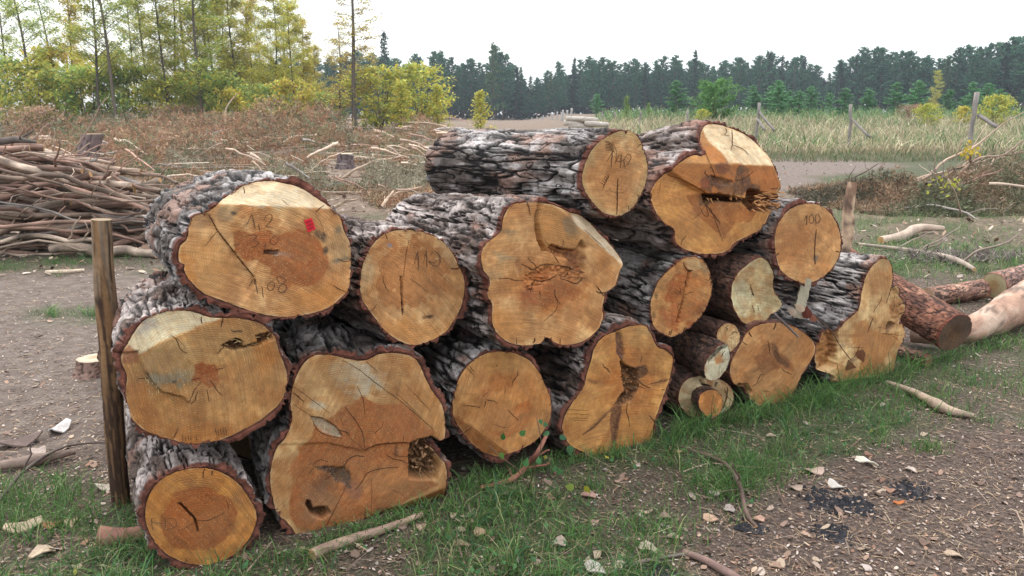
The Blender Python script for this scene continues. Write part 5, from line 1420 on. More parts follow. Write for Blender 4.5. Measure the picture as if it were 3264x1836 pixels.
# ------------------------------------------------------------------ round sticks, posts, branches
def wander(p0, p1, n=9, amp=.05, sag=0.0, seed=0):
    r_ = np.random.default_rng(seed)
    t = np.linspace(0, 1, n)[:, None]
    p = np.asarray(p0) * (1 - t) + np.asarray(p1) * t
    L = np.linalg.norm(np.asarray(p1) - np.asarray(p0))
    off = np.cumsum(r_.normal(0, 1, (n, 3)), 0); off -= off[0] * (1 - t) + off[-1] * t
    off /= (np.abs(off).max() + 1e-6)
    p = p + off * amp * L
    p[:, 2] += sag * L * np.sin(t[:, 0] * pi)
    return p

def stick_mesh(path, rad, sides, col, bumps=.25, seed=0, end=(.50, .34, .18), streak=.5):
    V, Q, T = tube(path, rad, sides, bumps=bumps, seed=seed)
    n = len(path)
    C = np.tile(np.array(col, float), (len(V), 1))
    s = fbm(V[:, 0] * 18, V[:, 1] * 18, V[:, 2] * 18, seed)
    C = C * (1 + streak * s[:, None])
    C[-2:] = end
    return V, Q, T, C

def stick_thing(name, label, cat, path, rad, col, sides=9, group=None, forks=0, seed=0, bumps=.2, ends=True, mottle=None, endc=(.46,.30,.15)):
    path = np.asarray(path, float)
    base = path[np.argmin(path[:, 2])].copy()
    root = thing(name, label, cat, base, group)
    n = (40 if (mottle is not None and sides > 18) else max(len(path), 14)) if len(path) > 2 else 10
    p = catmull(path, n, False) if len(path) > 2 else wander(path[0], path[1], n, .01, seed=seed)
    r = np.interp(np.linspace(0, 1, n), np.linspace(0, 1, len(np.atleast_1d(rad))), np.atleast_1d(rad)) if np.ndim(rad) else np.full(n, rad)
    V, Q, T = tube(p, r, sides, cap=False, bumps=bumps, seed=seed)
    C = np.tile(np.array(col, float), (len(V), 1)) * (1 + .6 * fbm(V[:, 0] * 22, V[:, 1] * 22, V[:, 2] * 9, seed)[:, None])
    if mottle is not None:
        mk = smooth(-.05, .22, fbm(V[:, 0] * 9, V[:, 1] * 9, V[:, 2] * 9, seed + 3))[:, None]
        mk2 = smooth(.12, .2, fbm(V[:, 0] * 16, V[:, 1] * 16, V[:, 2] * 16, seed + 4))[:, None] * .7
        C = C * (1 - mk) + np.array(mottle) * mk
        C = C * (1 - mk2) + np.array((.07, .05, .04)) * mk2
    part('bark', V, [Q], MAT['stick'], root, col=C)
    if ends:
        for e_ in (0, -1):
            ringv = V[:sides] if e_ == 0 else V[-sides:]
            c_ = ringv.mean(0)
            V2 = np.vstack([ringv, c_ + (ringv - c_) * .4, c_[None]])
            f4 = grid_faces(2, sides); f3 = np.array([(sides + k, sides + (k + 1) % sides, 2 * sides) for k in range(sides)])
            if e_ == 0: f4, f3 = f4[:, ::-1], f3[:, ::-1]
            C2 = np.vstack([np.tile(endc, (sides, 1)), np.tile(np.array(endc) * (.92, .78, .65), (sides + 1, 1))])
            part('cut_end', V2, [f4, f3], MAT['matte'], root, col=C2)
    for i in range(forks):
        r_ = np.random.default_rng(seed * 7 + i)
        j = r_.integers(2, n - 2); d = p[j + 1] - p[j - 1]; d /= np.linalg.norm(d)
        w = np.cross(d, r_.normal(0, 1, 3)); w /= np.linalg.norm(w)
        if w[2] < 0: w[2] *= -.6
        L = min(1.2, np.linalg.norm(p[-1] - p[0]) * r_.uniform(.12, .3))
        q = wander(p[j], p[j] + (d * .6 + w) * L, 6, .08, seed=seed + i)
        V, Q, T = tube(q, np.linspace(r[j] * .5, r[j] * .15 + .002, 6), 5)
        part('twig', V, [Q, T], MAT['stick'], root, col=np.tile(np.array(col) * .9, (len(V), 1)))
    return root

def round_log(name, label, p0, p1, r0, style, seed, group=None, n=90, nz=60, rear=.95, endc=(.50,.34,.17), thick=.008, tint=None, wob=.06, noend=False):
    """p0 = the end nearest the camera; bark with furrows, sawn ends"""
    p0, p1 = np.array(p0, float), np.array(p1, float)
    a = p1 - p0; L = np.linalg.norm(a); a /= L
    e1 = np.cross(a, [0, 0, 1.0]); e1 /= np.linalg.norm(e1); e2 = np.cross(e1, a)
    th = np.linspace(0, 2 * pi, n, endpoint=False)
    R = (r0 - thick) * (1 + wob * fbm(np.cos(th) * 1.5, np.sin(th) * 1.5, seed=seed))
    O2 = np.stack([R * np.cos(th), R * np.sin(th)], -1)
    root = thing(name, label, 'log', [p0[0], p0[1], p0[2] - r0], group)
    W, C, nr, per = bark_surface(O2, np.zeros(n), L, (e1, e2, a, p0), thick, rear, (0, 0), nz, style, seed)
    if tint is not None:
        C = C * np.array(tint)
    ring = p0 + O2[:, :1] * e1 + O2[:, 1:] * e2
    rr_ = p0 + a * L + (W[-1] - W[-1].mean(0)) * .97
    Va = np.concatenate([ring[None], W]); Ca = np.concatenate([np.tile(np.array(RED), (n, 1))[None], C])
    part('bark', Va.reshape(-1, 3), [grid_faces(len(Va), n)], MAT['bark'], root, col=Ca.reshape(-1, 3), smooth_shade=False)
    for base, c_, flip in ((ring, p0, False), (W[-1], W[-1].mean(0), True)):
        V2 = np.vstack([c_ + (base - c_) * f for f in (1, .66, .33)] + [np.array(c_)[None]])
        f4 = grid_faces(3, n); f3 = np.array([(2 * n + k, 2 * n + (k + 1) % n, 3 * n) for k in range(n)])
        if flip is False: f4, f3 = f4[:, ::-1], f3[:, ::-1]
        C2 = np.vstack([np.tile(endc, (n, 1)), np.tile(endc, (n, 1)), np.tile(np.array(endc) * (.9, .7, .55), (n + 1, 1))])
        rel = V2 - np.array(c_)
        uv = np.stack([rel @ e1, rel @ e2], -1)
        part('cut_face', V2, [f4, f3], MAT['sawn'], root, col=C2, uv=uv, attr={'rr': np.linalg.norm(rel, axis=1), 'rd': np.full(len(V2), 1.2)})
    return root

def gp(x, y, up=0.0):
    return ground_at(x, y) + np.array([0, 0, up])
def at_depth(x, y, Yd):
    d = ray(np.array([x * 1.2671, y * 1.2671])); return C0 + d * (Yd / d[1])

# the post at the left end of the stack
b0 = gp(305, 1268); 
p_ = [b0 - [0, 0, .15], b0, at_depth(290, 1100, b0[1]), at_depth(278, 900, b0[1] - .0), at_depth(262, 700, b0[1]), at_depth(255, 552, b0[1])]
root = thing('wooden_post', 'upright debarked wooden post with knot at the left end of the stack', 'post', b0)
n = 70; pp = catmull(p_, n, False)
rad_ = np.interp(np.linspace(0, 1, n), [0, .1, .5, .8, .86, 1], [.040, .040, .045, .045, .041, .0405])
sd = 40
V, Q, T = tube(pp, rad_ * .90, sd, cap=False, bumps=.10, seed=5)
Vr = V.reshape(n, sd, 3)
th = np.linspace(0, 2 * pi, sd, endpoint=False)
hz = np.linspace(0, 1, n)[:, None] * np.ones((1, sd)); tt = np.tile(th, (n, 1))
ctr = Vr.mean(1, keepdims=True)
kn = np.exp(-(((hz - .765) / .014) ** 2 + (np.angle(np.exp(1j * (tt - 5.2))) / .35) ** 2))
spl = -.10 * np.exp(-((np.angle(np.exp(1j * (tt - 4.9))) / .10) ** 2)) * smooth(.86, .97, hz)
ridge = .09 * fbm(np.cos(tt) * 5, np.sin(tt) * 5, hz * 3, 8)
Vr = ctr + (Vr - ctr) * (1 + .16 * kn + spl + ridge)[..., None]
base_c = np.array((.24, .135, .065)); dk = np.array((.040, .022, .015)); gy_ = np.array((.26, .20, .14))
patch = smooth(-.18, .2, fbm(np.cos(tt) * 2.5, np.sin(tt) * 2.5, hz * 5, 12))
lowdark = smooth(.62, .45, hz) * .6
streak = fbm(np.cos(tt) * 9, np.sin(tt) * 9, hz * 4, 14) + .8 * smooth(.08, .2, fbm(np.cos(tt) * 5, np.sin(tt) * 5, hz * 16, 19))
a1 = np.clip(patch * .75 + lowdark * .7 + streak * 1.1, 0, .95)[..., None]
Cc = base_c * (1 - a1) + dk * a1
top_ = smooth(.66, .8, hz)[..., None] * smooth(-.2, .3, fbm(np.cos(tt) * 3, np.sin(tt) * 3, hz * 6, 15))[..., None]
Cc = Cc * (1 - top_ * .7) + gy_ * top_ * .7
Cc = Cc * (1 - kn[..., None] * .9) + np.array((.05, .035, .03)) * kn[..., None] * .9
part('shaft', Vr.reshape(-1, 3), [Q], MAT['stick'], root, col=Cc.reshape(-1, 3))
tr = Vr[-1]; c_ = tr.mean(0)
V2 = np.vstack([tr, c_ + (tr - c_) * .5, c_[None]])
part('cut_top', V2, [grid_faces(2, sd), np.array([(sd + k, sd + (k + 1) % sd, 2 * sd) for k in range(sd)])], MAT['matte'], root, col=np.tile((.26, .19, .12), (len(V2), 1)))

# stakes at the right end
s0 = at_depth(2127, 615, 5.6)
stick_thing('wooden_stake', 'weathered leaning stake behind the log marked 100', 'stake', [(s0 + [-.10, 0, -.55]), s0, at_depth(2133, 540, 5.6), at_depth(2143, 458, 5.62)], [.040, .034, .038, .030], (.44, .31, .21), 24, seed=3, bumps=.45, mottle=(.22,.13,.085))
s1 = at_depth(2016, 775, 4.55)
def board(name, label, cat, p0, p1, w, t, col, mat='stick', normal=(0, -1, 0), parts_name='board'):
    p0, p1 = np.array(p0), np.array(p1)
    ax = (p1 - p0); L = np.linalg.norm(ax); ax /= L
    nn = np.array(normal, float); sx = np.cross(ax, nn); sx /= np.linalg.norm(sx); nn = np.cross(sx, ax)
    nr_ = 14; V = []
    for i in range(nr_):
        f = i / (nr_ - 1); wv = 1 + .08 * math.sin(i * 1.9); c_ = p0 + ax * L * f
        for (u, v) in ((-1, -1), (0, -1.1), (1, -1), (1, 1), (0, 1.05), (-1, 1)):
            V.append(c_ + sx * u * w / 2 * wv + nn * v * t / 2)
    V = np.array(V)
    Q = grid_faces(nr_, 6)
    root = thing(name, label, cat, V[np.argmin(V[:, 2])])
    C = np.tile(np.array(col), (len(V), 1)) * (1 + .4 * fbm(V[:, 0] * 60, V[:, 1] * 60, V[:, 2] * 8, 4)[:, None])
    part(parts_name, V, [Q, np.array([[0, 1, 4, 5], [1, 2, 3, 4]]), (np.array([[0, 5, 4, 1], [1, 4, 3, 2]]) + (nr_ - 1) * 6)], MAT[mat], root, col=C, smooth_shade=False)
    return root
board('split_stake', 'grey split stake standing below the log marked 100', 'stake', at_depth(2006, 800, 4.62), at_depth(2029, 700, 4.66), .058, .022, (.33, .29, .21))

# red-brown pine poles sticking out behind the right end
def near(px, py, Y): return at_depth(px, py, Y)
round_log('pine_log', 'reddish pine log slanting down to the right behind the finger-lobed log', near(2402, 838, 5.15), near(2080, 640, 6.35), .132, 'thin', 21, 'loose logs at the right', n=120, nz=150, rear=1.0, endc=(.07,.045,.035), tint=(1.3,1.1,1.05))  # cut end coloured near black to stand for its shade
round_log('pine_log', 'thin brown log on the grass under the slanting reddish one', gp(2335, 925, .045), gp(2180, 885, .07), .05, 'thin', 22, 'loose logs at the right', n=50, nz=60, tint=(.8,.8,.8), endc=(.2,.13,.08))
stick_thing('pine_log', 'thick pale scaly log lying at the right edge, nearest of the loose ones', 'log', [gp(2290, 868, .07), gp(2400, 880, .11), gp(2490, 850, .14), gp(2600, 800, .17), gp(2720, 760, .2)], [.05, .10, .14, .17, .18], (.36, .22, .155), 36, 'loose logs at the right', seed=23, bumps=.14, mottle=(.46,.33,.25))
round_log('pine_log', 'pale log with sawn grey round end facing the camera at the right', gp(2495, 752, .12), gp(2700, 690, .13), .115, 'thin', 24, 'loose logs at the right', n=70, nz=80, endc=(.33,.28,.16), tint=(2.3,2.6,2.9))
round_log('pine_log', 'short pale log lying left of the one with the grey round end', gp(2468, 752, .09), gp(2330, 768, .07), .085, 'thin', 25, 'loose logs at the right', n=60, nz=60, endc=(.3,.2,.13), tint=(2.0,2.1,2.2))
stick_thing('bent_branch', 'thick pale curved branch on the grass behind the stack', 'branch', [gp(2215, 612, .03), gp(2265, 606, .05), gp(2310, 590, .09), gp(2372, 586, .06)], [.055, .07, .065, .035], (.42, .32, .25), 12, 'branches lying in the grass at the right', seed=26)
stick_thing('stick', 'long thin branch with grey twig mat behind the finger-lobed log', 'branch', [gp(2160, 622, .04), gp(2300, 640, .04), gp(2400, 665, .05), gp(2450, 690, .05)], [.015, .025, .035, .02], (.34, .27, .22), 8, 'branches lying in the grass at the right', seed=27, forks=4)
# stump and lumpy dark log behind the post
stp = gp(250, 990)
round_log('pine_log', 'dark lumpy burr-covered log end behind the post', stp + [.03, .12, .15], stp + [.6, 1.1, .17], .145, 'flaky', 31, None, n=110, nz=90, wob=.5, thick=.02, endc=(.12,.09,.07), tint=(.6,.6,.62))
def stump(name, label, px, py, w, h, lean=(0, 0), col=(.17, .12, .10), topc=(.62, .50, .33), dist=None, seed=0, up=0):
    b_ = gp(px, py) if dist is None else np.array(place_at(px, py, dist))
    root = thing(name, label, 'stump', b_)
    n_, s_ = 16, 48
    t = np.linspace(0, 1, n_); th = np.linspace(0, 2 * pi, s_, endpoint=False)
    R = w / 2 * (1 + .35 * (1 - t[:, None]) ** 3 * (1 + .5 * np.sin(th * 5 + seed))) 
    cr = np.abs(fbm(np.cos(th)[None] * 6 + 0 * R, np.sin(th)[None] * 6 + 0 * R, t[:, None] * 4 + 0 * R, seed, 2))
    crk = smooth(.0, .12, cr)
    R = R + .05 * w * (crk - 1)
    V = np.stack([b_[0] + R * np.cos(th) + lean[0] * t[:, None] * h, b_[1] + R * np.sin(th) + lean[1] * t[:, None] * h, b_[2] - .03 + t[:, None] * h + 0 * R], -1)
    C = np.array(col) * (.35 + .9 * crk[..., None]) * (1 + .4 * rng.random((n_, s_, 1)))
    part('bark', V.reshape(-1, 3), [grid_faces(n_, s_)], MAT['stick'], root, col=C.reshape(-1, 3))
    tr = V[-1]; c_ = tr.mean(0)
    V2 = np.vstack([tr, c_ + (tr - c_) * .6 + [0, 0, .004], c_[None] + [0, 0, .006]])
    C2 = np.vstack([np.tile(np.array(topc) * .8, (s_, 1)), np.tile(topc, (s_, 1)), [np.array(topc) * (.8, .6, .45)]])
    part('cut_top', V2, [grid_faces(2, s_), np.array([(s_ + k, s_ + (k + 1) % s_, 2 * s_) for k in range(s_)])], MAT['matte'], root, col=C2)
    return root
stump('stump', 'low pale stump with fresh cut top just behind the post', 234, 940, .21, .13, (.1, .1), (.16, .10, .08), (.46, .38, .28), seed=2)
stump('stump', 'tall leaning stump with furrowed bark beyond the branch pile', 214, 420, .60, .98, (.32, 0), (.13, .095, .09), topc=(.42,.32,.22), seed=3)
stump('stump', 'low straight stump with pale flat top in the clearing', 870, 424, .44, .42, (0, 0), (.10, .075, .075), (.66, .56, .42), seed=4)
stump('root_mound', 'torn root mound with earth in the clearing', 438, 362, 1.3, .55, (.1, 0), (.26, .19, .13), (.20, .14, .09), seed=5)

# thin sticks strewn over the clearing, too many to pick apart
mbs = MB()
want_ = lambda x, y, g, r: (1 - .8 * r) * (.25 + .75 * smooth(15, 24, y)) * (1 - smooth(1100, 1250, 1288 + 2100 * x / y)) * .9
V, Q, C = sticks_np(3800, 11.5, 62, .5, 2.2, .0095, [(.38,.30,.22),(.28,.21,.16),(.21,.15,.115),(.42,.35,.28),(.14,.105,.09)], want_, .50, .16); mbs.add(V, Q=Q, col=C)
V, f, C = mbs.get()
tag(link('branch_litter', make_mesh('branch_litter', V, f, col=C, smooth_shade=False), MAT['chip']), kind='stuff')

# small pieces round the stack's foot
stick_thing('branch_stub', 'short pinkish branch stub on the grass left of the round bottom log', 'branch', [gp(255, 1372, .035), gp(300, 1368, .03), gp(372, 1355, .03)], [.042, .030, .026], (.30, .15, .11), 12, seed=41, bumps=.15)
stick_thing('stick', 'pale knotty stick lying on the grass before the biggest bottom log', 'stick', [gp(785, 1408, .02), gp(850, 1380, .02), gp(960, 1345, .02), gp(1062, 1305, .02)], [.024, .019, .016, .010], (.36, .24, .18), 10, 'sticks lying before the stack', seed=42, bumps=.2)
stick_thing('stick', 'reddish forked stick leaning on the bottom row, ivy leaves round it', 'stick', [gp(1210, 1238, .02), gp(1290, 1215, .02), gp(1330, 1190, .05), at_depth(1352, 1140, 3.42), at_depth(1376, 1092, 3.48)], [.010, .012, .013, .012, .008], (.30, .13, .09), 9, 'sticks lying before the stack', seed=43, forks=3)
stick_thing('stick', 'dark curved stick across the bright grass tuft', 'stick', [gp(1700, 1130, .02), gp(1790, 1165, .03), gp(1830, 1200, .05), gp(1860, 1250, .05), gp(1875, 1300, .02), gp(1902, 1332, .01)], [.005, .008, .010, .010, .009, .008], (.14, .09, .075), 8, 'sticks lying before the stack', seed=44, forks=1)
stick_thing('stick', 'long splintered slab of wood on the grass at the right', 'stick', [gp(2228, 972, .03), gp(2300, 1000, .03), gp(2370, 1040, .03), gp(2448, 1056, .02)], [.012, .024, .034, .016], (.36, .27, .20), 8, 'sticks lying before the stack', seed=45, bumps=.5)
stick_thing('stick', 'smooth brown stick at the bottom edge near the charcoal', 'stick', [gp(1720, 1395, .01), gp(1790, 1430, .02), gp(1900, 1500, .02)], [.012, .015, .016], (.20, .13, .11), 9, 'sticks lying before the stack', seed=46)
stick_thing('stick', 'thin grey stick at the bottom edge left of the smooth brown one', 'stick', [gp(1530, 1448, .01), gp(1620, 1420, .012), gp(1720, 1400, .01)], [.005, .007, .006], (.20, .16, .14), 6, 'sticks lying before the stack', seed=47, forks=1)
stick_thing('stick', 'dark arched twig reaching from the left edge towards the post', 'stick', [gp(-30, 1310, .02), gp(60, 1215, .05), gp(150, 1160, .06), gp(215, 1140, .05), gp(280, 1128, .03)], [.009, .009, .008, .006, .004], (.10, .075, .065), 8, 'sticks lying before the stack', seed=48, forks=1)
stick_thing('stick', 'dark twig hanging over the log with the blot-shaped heart', 'stick', [at_depth(1948, 790, 4.25), at_depth(1975, 815, 4.22), at_depth(2008, 848, 4.2)], [.006, .007, .006], (.12, .09, .08), 7, 'sticks lying before the stack', seed=49)
stick_thing('stick', 'thin pale stick in the left grass strip behind the post', 'stick', [gp(115, 690, .02), gp(170, 688, .02), gp(212, 684, .02)], [.02, .022, .015], (.55, .44, .33), 7, 'sticks on the dirt track', seed=50)
stick_thing('stick', 'long flat bark strip on the ground at the left edge', 'stick', [gp(-20, 1190, .03), gp(80, 1175, .03), gp(190, 1150, .03)], [.02, .03, .015], (.22, .16, .13), 7, 'sticks on the dirt track', seed=51)

# chips big enough to be picked out
chip_specs = [(2180,1168,.055,(.70,.64,.52),'long pale wood splinter on the bark mulch at the right',.30),(2100,1225,.045,(.46,.42,.38),'light grey bark flake beside the charcoal patches',.7),(2050,1190,.05,(.40,.29,.23),'pinkish bark plate on the grass edge',.6),(1700,1140,.045,(.50,.34,.20),'yellowish wood splinter at the start of the dark curved stick',.35),(2260,1268,.028,(.42,.14,.05),'small orange bark flake on the mulch',.5),(1480,1250,.035,(.34,.20,.16),'round reddish bark flake in the grass middle',.8),(1385,1255,.03,(.30,.17,.13),'reddish leaf-like flake in the grass',.7),
    (1210,1345,.035,(.42,.28,.18),'brownish curled flake in front of the bottom row',.8),(1140,1300,.028,(.34,.27,.19),'small pale curled leaf under the bottom row',.5),(60,1330,.075,(.50,.38,.27),'large pale bark plate at the left bottom edge',.6),(130,1325,.04,(.36,.16,.09),'rust-coloured bark piece beside the large pale plate',.7),(110,1395,.05,(.46,.35,.25),'pale bark plate in the left grass corner',.7),(270,1230,.055,(.48,.40,.33),'pale crumpled flake at the foot of the post',.6),(180,1320,.045,(.36,.26,.17),'tan flake in the grass left of the post',.6),
    (150,1085,.08,(.48,.44,.42),'whitish bark slab on the ground left of the post',.6),(50,1120,.10,(.16,.115,.10),'dark curled bark slab at the left',.5),(95,1140,.06,(.34,.27,.23),'brownish bark slab left of the post',.6),(1500,1440,.05,(.46,.41,.36),'pale grey flake at the bottom edge',.6),(1630,1385,.04,(.42,.33,.26),'pale pinkish flake near the bottom edge',.7),(1560,1430,.045,(.44,.36,.30),'pale split flake near the bottom edge',.4),(1790,1310,.035,(.40,.26,.18),'tan flake at the edge of the mulch',.8),(1905,1310,.03,(.36,.22,.16),'brown flake near the end of the curved stick',.6),(2290,1185,.03,(.40,.33,.28),'small pale flake right of the long splinter',.6),(1410,1370,.04,(.40,.32,.26),'pale flake in the foreground grass',.6),(1160,1375,.035,(.34,.24,.17),'brown flake behind the knotty stick',.6),(1060,1330,.035,(.30,.2,.14),'brown curled flake near the thin end of the knotty stick',.6)]
chips_extra = []
for i in range(80):
    px, py = random.uniform(20, 2560), random.uniform(1000, 1445)
    if 240 < px < 2250 and py < 1449 - (px - 300) * .22: continue
    chips_extra.append((px, py, random.uniform(.014, .034), random.choice(WOODP), None, random.uniform(.4, .8)))
for i, (px, py, s_, c_, lb, asp) in enumerate(chip_specs + chips_extra):
    p = gp(px, py, .004)
    r_ = np.random.default_rng(300 + i)
    k = 9; an = np.linspace(0, 2 * pi, k, endpoint=False)
    rr_ = s_ * (.75 + .4 * r_.random(k)); rot = r_.random() * 3.14 if lb is None or 'splinter' not in lb else -.85
    lx, ly = np.cos(an) * rr_, np.sin(an) * rr_ * asp
    up_ = .22 * s_ * np.sin(an * 2 + r_.random() * 6) + .25 * s_
    Vt = np.stack([p[0] + lx * cos(rot) - ly * sin(rot), p[1] + lx * sin(rot) + ly * cos(rot), p[2] + up_], -1)
    ct = Vt.mean(0) + [0, 0, .06 * s_]
    Vb = Vt - [0, 0, max(.004, s_ * .09)]
    V = np.vstack([Vt, Vb, [ct], [ct - [0, 0, .004]]])
    Q = np.array([(j, k + j, k + (j + 1) % k, (j + 1) % k) for j in range(k)])
    T = np.array([(j, (j + 1) % k, 2 * k) for j in range(k)] + [(k + (j + 1) % k, k + j, 2 * k + 1) for j in range(k)])
    me = make_mesh('bark_flake', V - p, [Q, T], col=np.tile(np.array(c_), (len(V), 1)) * (.85 + .3 * r_.random((len(V), 1))), smooth_shade=False)
    o = link('bark_flake', me, MAT['chip'], None, tuple(p))
    loc_ = 'on the mulch at the right' if px > 1700 else ('on the ground left of the post' if px < 300 else 'in the grass before the stack')
    size_ = 'small' if s_ < .024 else 'larger'
    tone = 'pale' if sum(c_) > .9 else ('dark' if sum(c_) < .45 else 'brown')
    tag(o, lb or f'{size_} {tone} bark flake {loc_}', 'bark flake', None if lb else f'{size_} {tone} bark flakes {loc_}')

# charcoal patches: heaps of black crumbs
for px, py, w_, n_, lb in ((2085,1265,.10,260,'wide black charcoal patch on the mulch, left half'),(2150,1275,.09,240,'black charcoal patch touching the wide one on its right'),(2100,1345,.07,150,'small charcoal patch nearest below the wide one'),(2290,1235,.09,120,'grey-black charcoal patch right of the wide ones'),(1650,1435,.07,120,'charcoal patch at the bottom edge by the sticks'),(1890,1330,.06,80,'charcoal patch at the end of the dark curved stick')):
    p = gp(px, py)
    x = p[0] + rng.normal(0, w_ * .5, n_); y = p[1] + rng.normal(0, w_ * .5, n_)
    s_ = .004 + .010 * rng.random(n_) ** 2; z = hgt(x, y) + s_ * .4
    d = np.array([(1,0,0),(-1,0,0),(0,1,0),(0,-1,0),(0,0,1),(0,0,-1)], float)
    V = (np.stack([x, y, z], -1)[:, None] + d[None] * s_[:, None, None] * (.6 + .8 * rng.random((n_, 6, 1)))).reshape(-1, 3)
    f = np.array([(0,2,4),(2,1,4),(1,3,4),(3,0,4),(2,0,5),(1,2,5),(3,1,5),(0,3,5)])
    T = ((np.arange(n_) * 6)[:, None, None] + f[None]).reshape(-1, 3)
    # a thin black disc of ash under the crumbs
    an = np.linspace(0, 2 * pi, 20, endpoint=False); rr_ = w_ * (.75 + .3 * rng.random(20))
    dx, dy = p[0] + np.cos(an) * rr_, p[1] + np.sin(an) * rr_
    D = np.stack([dx, dy, hgt(dx, dy) + .003], -1); D = np.vstack([D, [[p[0], p[1], float(hgt(p[0], p[1])) + .007]]])
    T2 = np.array([(j, (j + 1) % 20, 20) for j in range(20)]) + len(V)
    V = np.vstack([V, D])
    C = np.vstack([np.tile((.022, .022, .026), (n_ * 6, 1)) * (.6 + rng.random((n_ * 6, 1))), np.tile((.035, .032, .034), (21, 1))])
    me = make_mesh('charcoal', V - p, [np.vstack([T, T2])], col=C, smooth_shade=False)
    tag(link('charcoal_patch', me, MAT['chip'], None, tuple(p)), lb, 'charcoal', None, 'stuff')

# ivy sprig round the reddish stick: each leaf a part
ivy = thing('ivy_sprig', 'ivy-like sprig with green leaves at the foot of the bottom row', 'plant', gp(1330, 1230))
q = [at_depth(1240, 1150, 3.2), at_depth(1300, 1165, 3.2), at_depth(1370, 1120, 3.22)]
V, Q, T = tube(catmull([gp(1330, 1230), at_depth(1345, 1180, 3.2), at_depth(1362, 1120, 3.2), at_depth(1350, 1050, 3.22)], 10, False), .0022, 5)
part('stem', V, [Q, T], MAT['stick'], ivy, col=np.tile((.13, .08, .05), (len(V), 1)))
V, Q, T = tube(catmull([gp(1330, 1230), at_depth(1300, 1180, 3.18), at_depth(1260, 1150, 3.18), at_depth(1230, 1120, 3.2)], 10, False), .002, 5)
part('stem', V, [Q, T], MAT['stick'], ivy, col=np.tile((.13, .08, .05), (len(V), 1)))
def leaf_part(root, c, s, col, nrm, rot):
    nrm = np.array(nrm, float); nrm /= np.linalg.norm(nrm)
    u = np.cross(nrm, [0.1, 0, 1]); u /= np.linalg.norm(u); v = np.cross(nrm, u)
    sh_ = [(0, 1.25), (.30, .75), (.62, .35), (.70, -.1), (.5, -.55), (0, -.7), (-.5, -.55), (-.70, -.1), (-.62, .35), (-.30, .75)]
    P2 = np.array([(a * cos(rot) - b * sin(rot), a * sin(rot) + b * cos(rot)) for a, b in sh_])
    V = c + (P2[:, :1] * u + P2[:, 1:] * v) * s + nrm * (np.abs(P2[:, :1]) * -.25 * s)
    V = np.vstack([V, [c + nrm * s * .05]])
    T = np.array([(j, (j + 1) % 10, 10) for j in range(10)])
    part('leaf', V, [T], MAT['leaf'], root, col=np.tile(np.array(col), (11, 1)), smooth_shade=False)
r_ = np.random.default_rng(5)
for (px, py, Yd, s_, c_) in [(1265,1100,3.2,.020,(.05,.14,.03)),(1314,1090,3.2,.022,(.05,.15,.035)),(1360,1060,3.2,.016,(.10,.25,.10)),(1372,1068,3.2,.018,(.09,.22,.09)),(1375,1090,3.2,.020,(.07,.19,.07)),(1322,1165,3.1,.024,(.09,.24,.08)),(1355,1160,3.1,.020,(.10,.27,.10)),(1262,1145,3.15,.020,(.12,.24,.05)),(1415,1100,3.5,.024,(.07,.18,.09)),(1434,1130,3.45,.03,(.08,.19,.08)),(1395,1180,3.1,.018,(.09,.22,.08)),(1407,1187,3.1,.02,(.08,.2,.07)),(1475,1230,2.98,.022,(.36,.36,.04)),(1435,1225,3.0,.026,(.20,.27,.05)),(1372,1150,3.12,.014,(.3,.3,.06))]:
    g_ = ground_at(px, py)
    c3 = at_depth(px, py, Yd) if g_[1] > Yd else g_ + [0, 0, .02]
    leaf_part(ivy, c3, s_ * .8, np.array(c_) * .8, (r_.normal(0, .4), -1, .5 + r_.normal(0, .3)), r_.random() * 6)
# dead oak leaves on the finger-lobed log and on the blot log
dl = thing('dead_leaf_sprig', 'dry brown leaves on a thin twig across the finger-lobed log', 'dead leaves', at_depth(2150, 900, 4.8))
V, Q, T = tube(catmull([at_depth(2030, 780, 4.62), at_depth(2090, 830, 4.66), at_depth(2110, 865, 4.7), at_depth(2140, 905, 4.74)], 10, False), .003, 5)
part('twig', V, [Q, T], MAT['stick'], dl, col=np.tile((.12, .07, .05), (len(V), 1)))
for (px, py, Yd, s_, c_) in [(2132,918,4.78,.045,(.15,.07,.03)),(2165,892,4.78,.04,(.14,.06,.03)),(2145,905,4.78,.02,(.4,.26,.15)),(2030,790,4.58,.04,(.17,.05,.035)),(2015,775,4.56,.035,(.45,.33,.23)),(2045,800,4.58,.03,(.2,.07,.04)),(1995,785,4.5,.03,(.4,.3,.22)),(2122,868,4.72,.02,(.42,.3,.18))]:
    leaf_part(dl, at_depth(px, py, Yd), s_, c_, (r_.normal(0, .5) - .2, -1, .3 + r_.normal(0, .3)), r_.random() * 6)

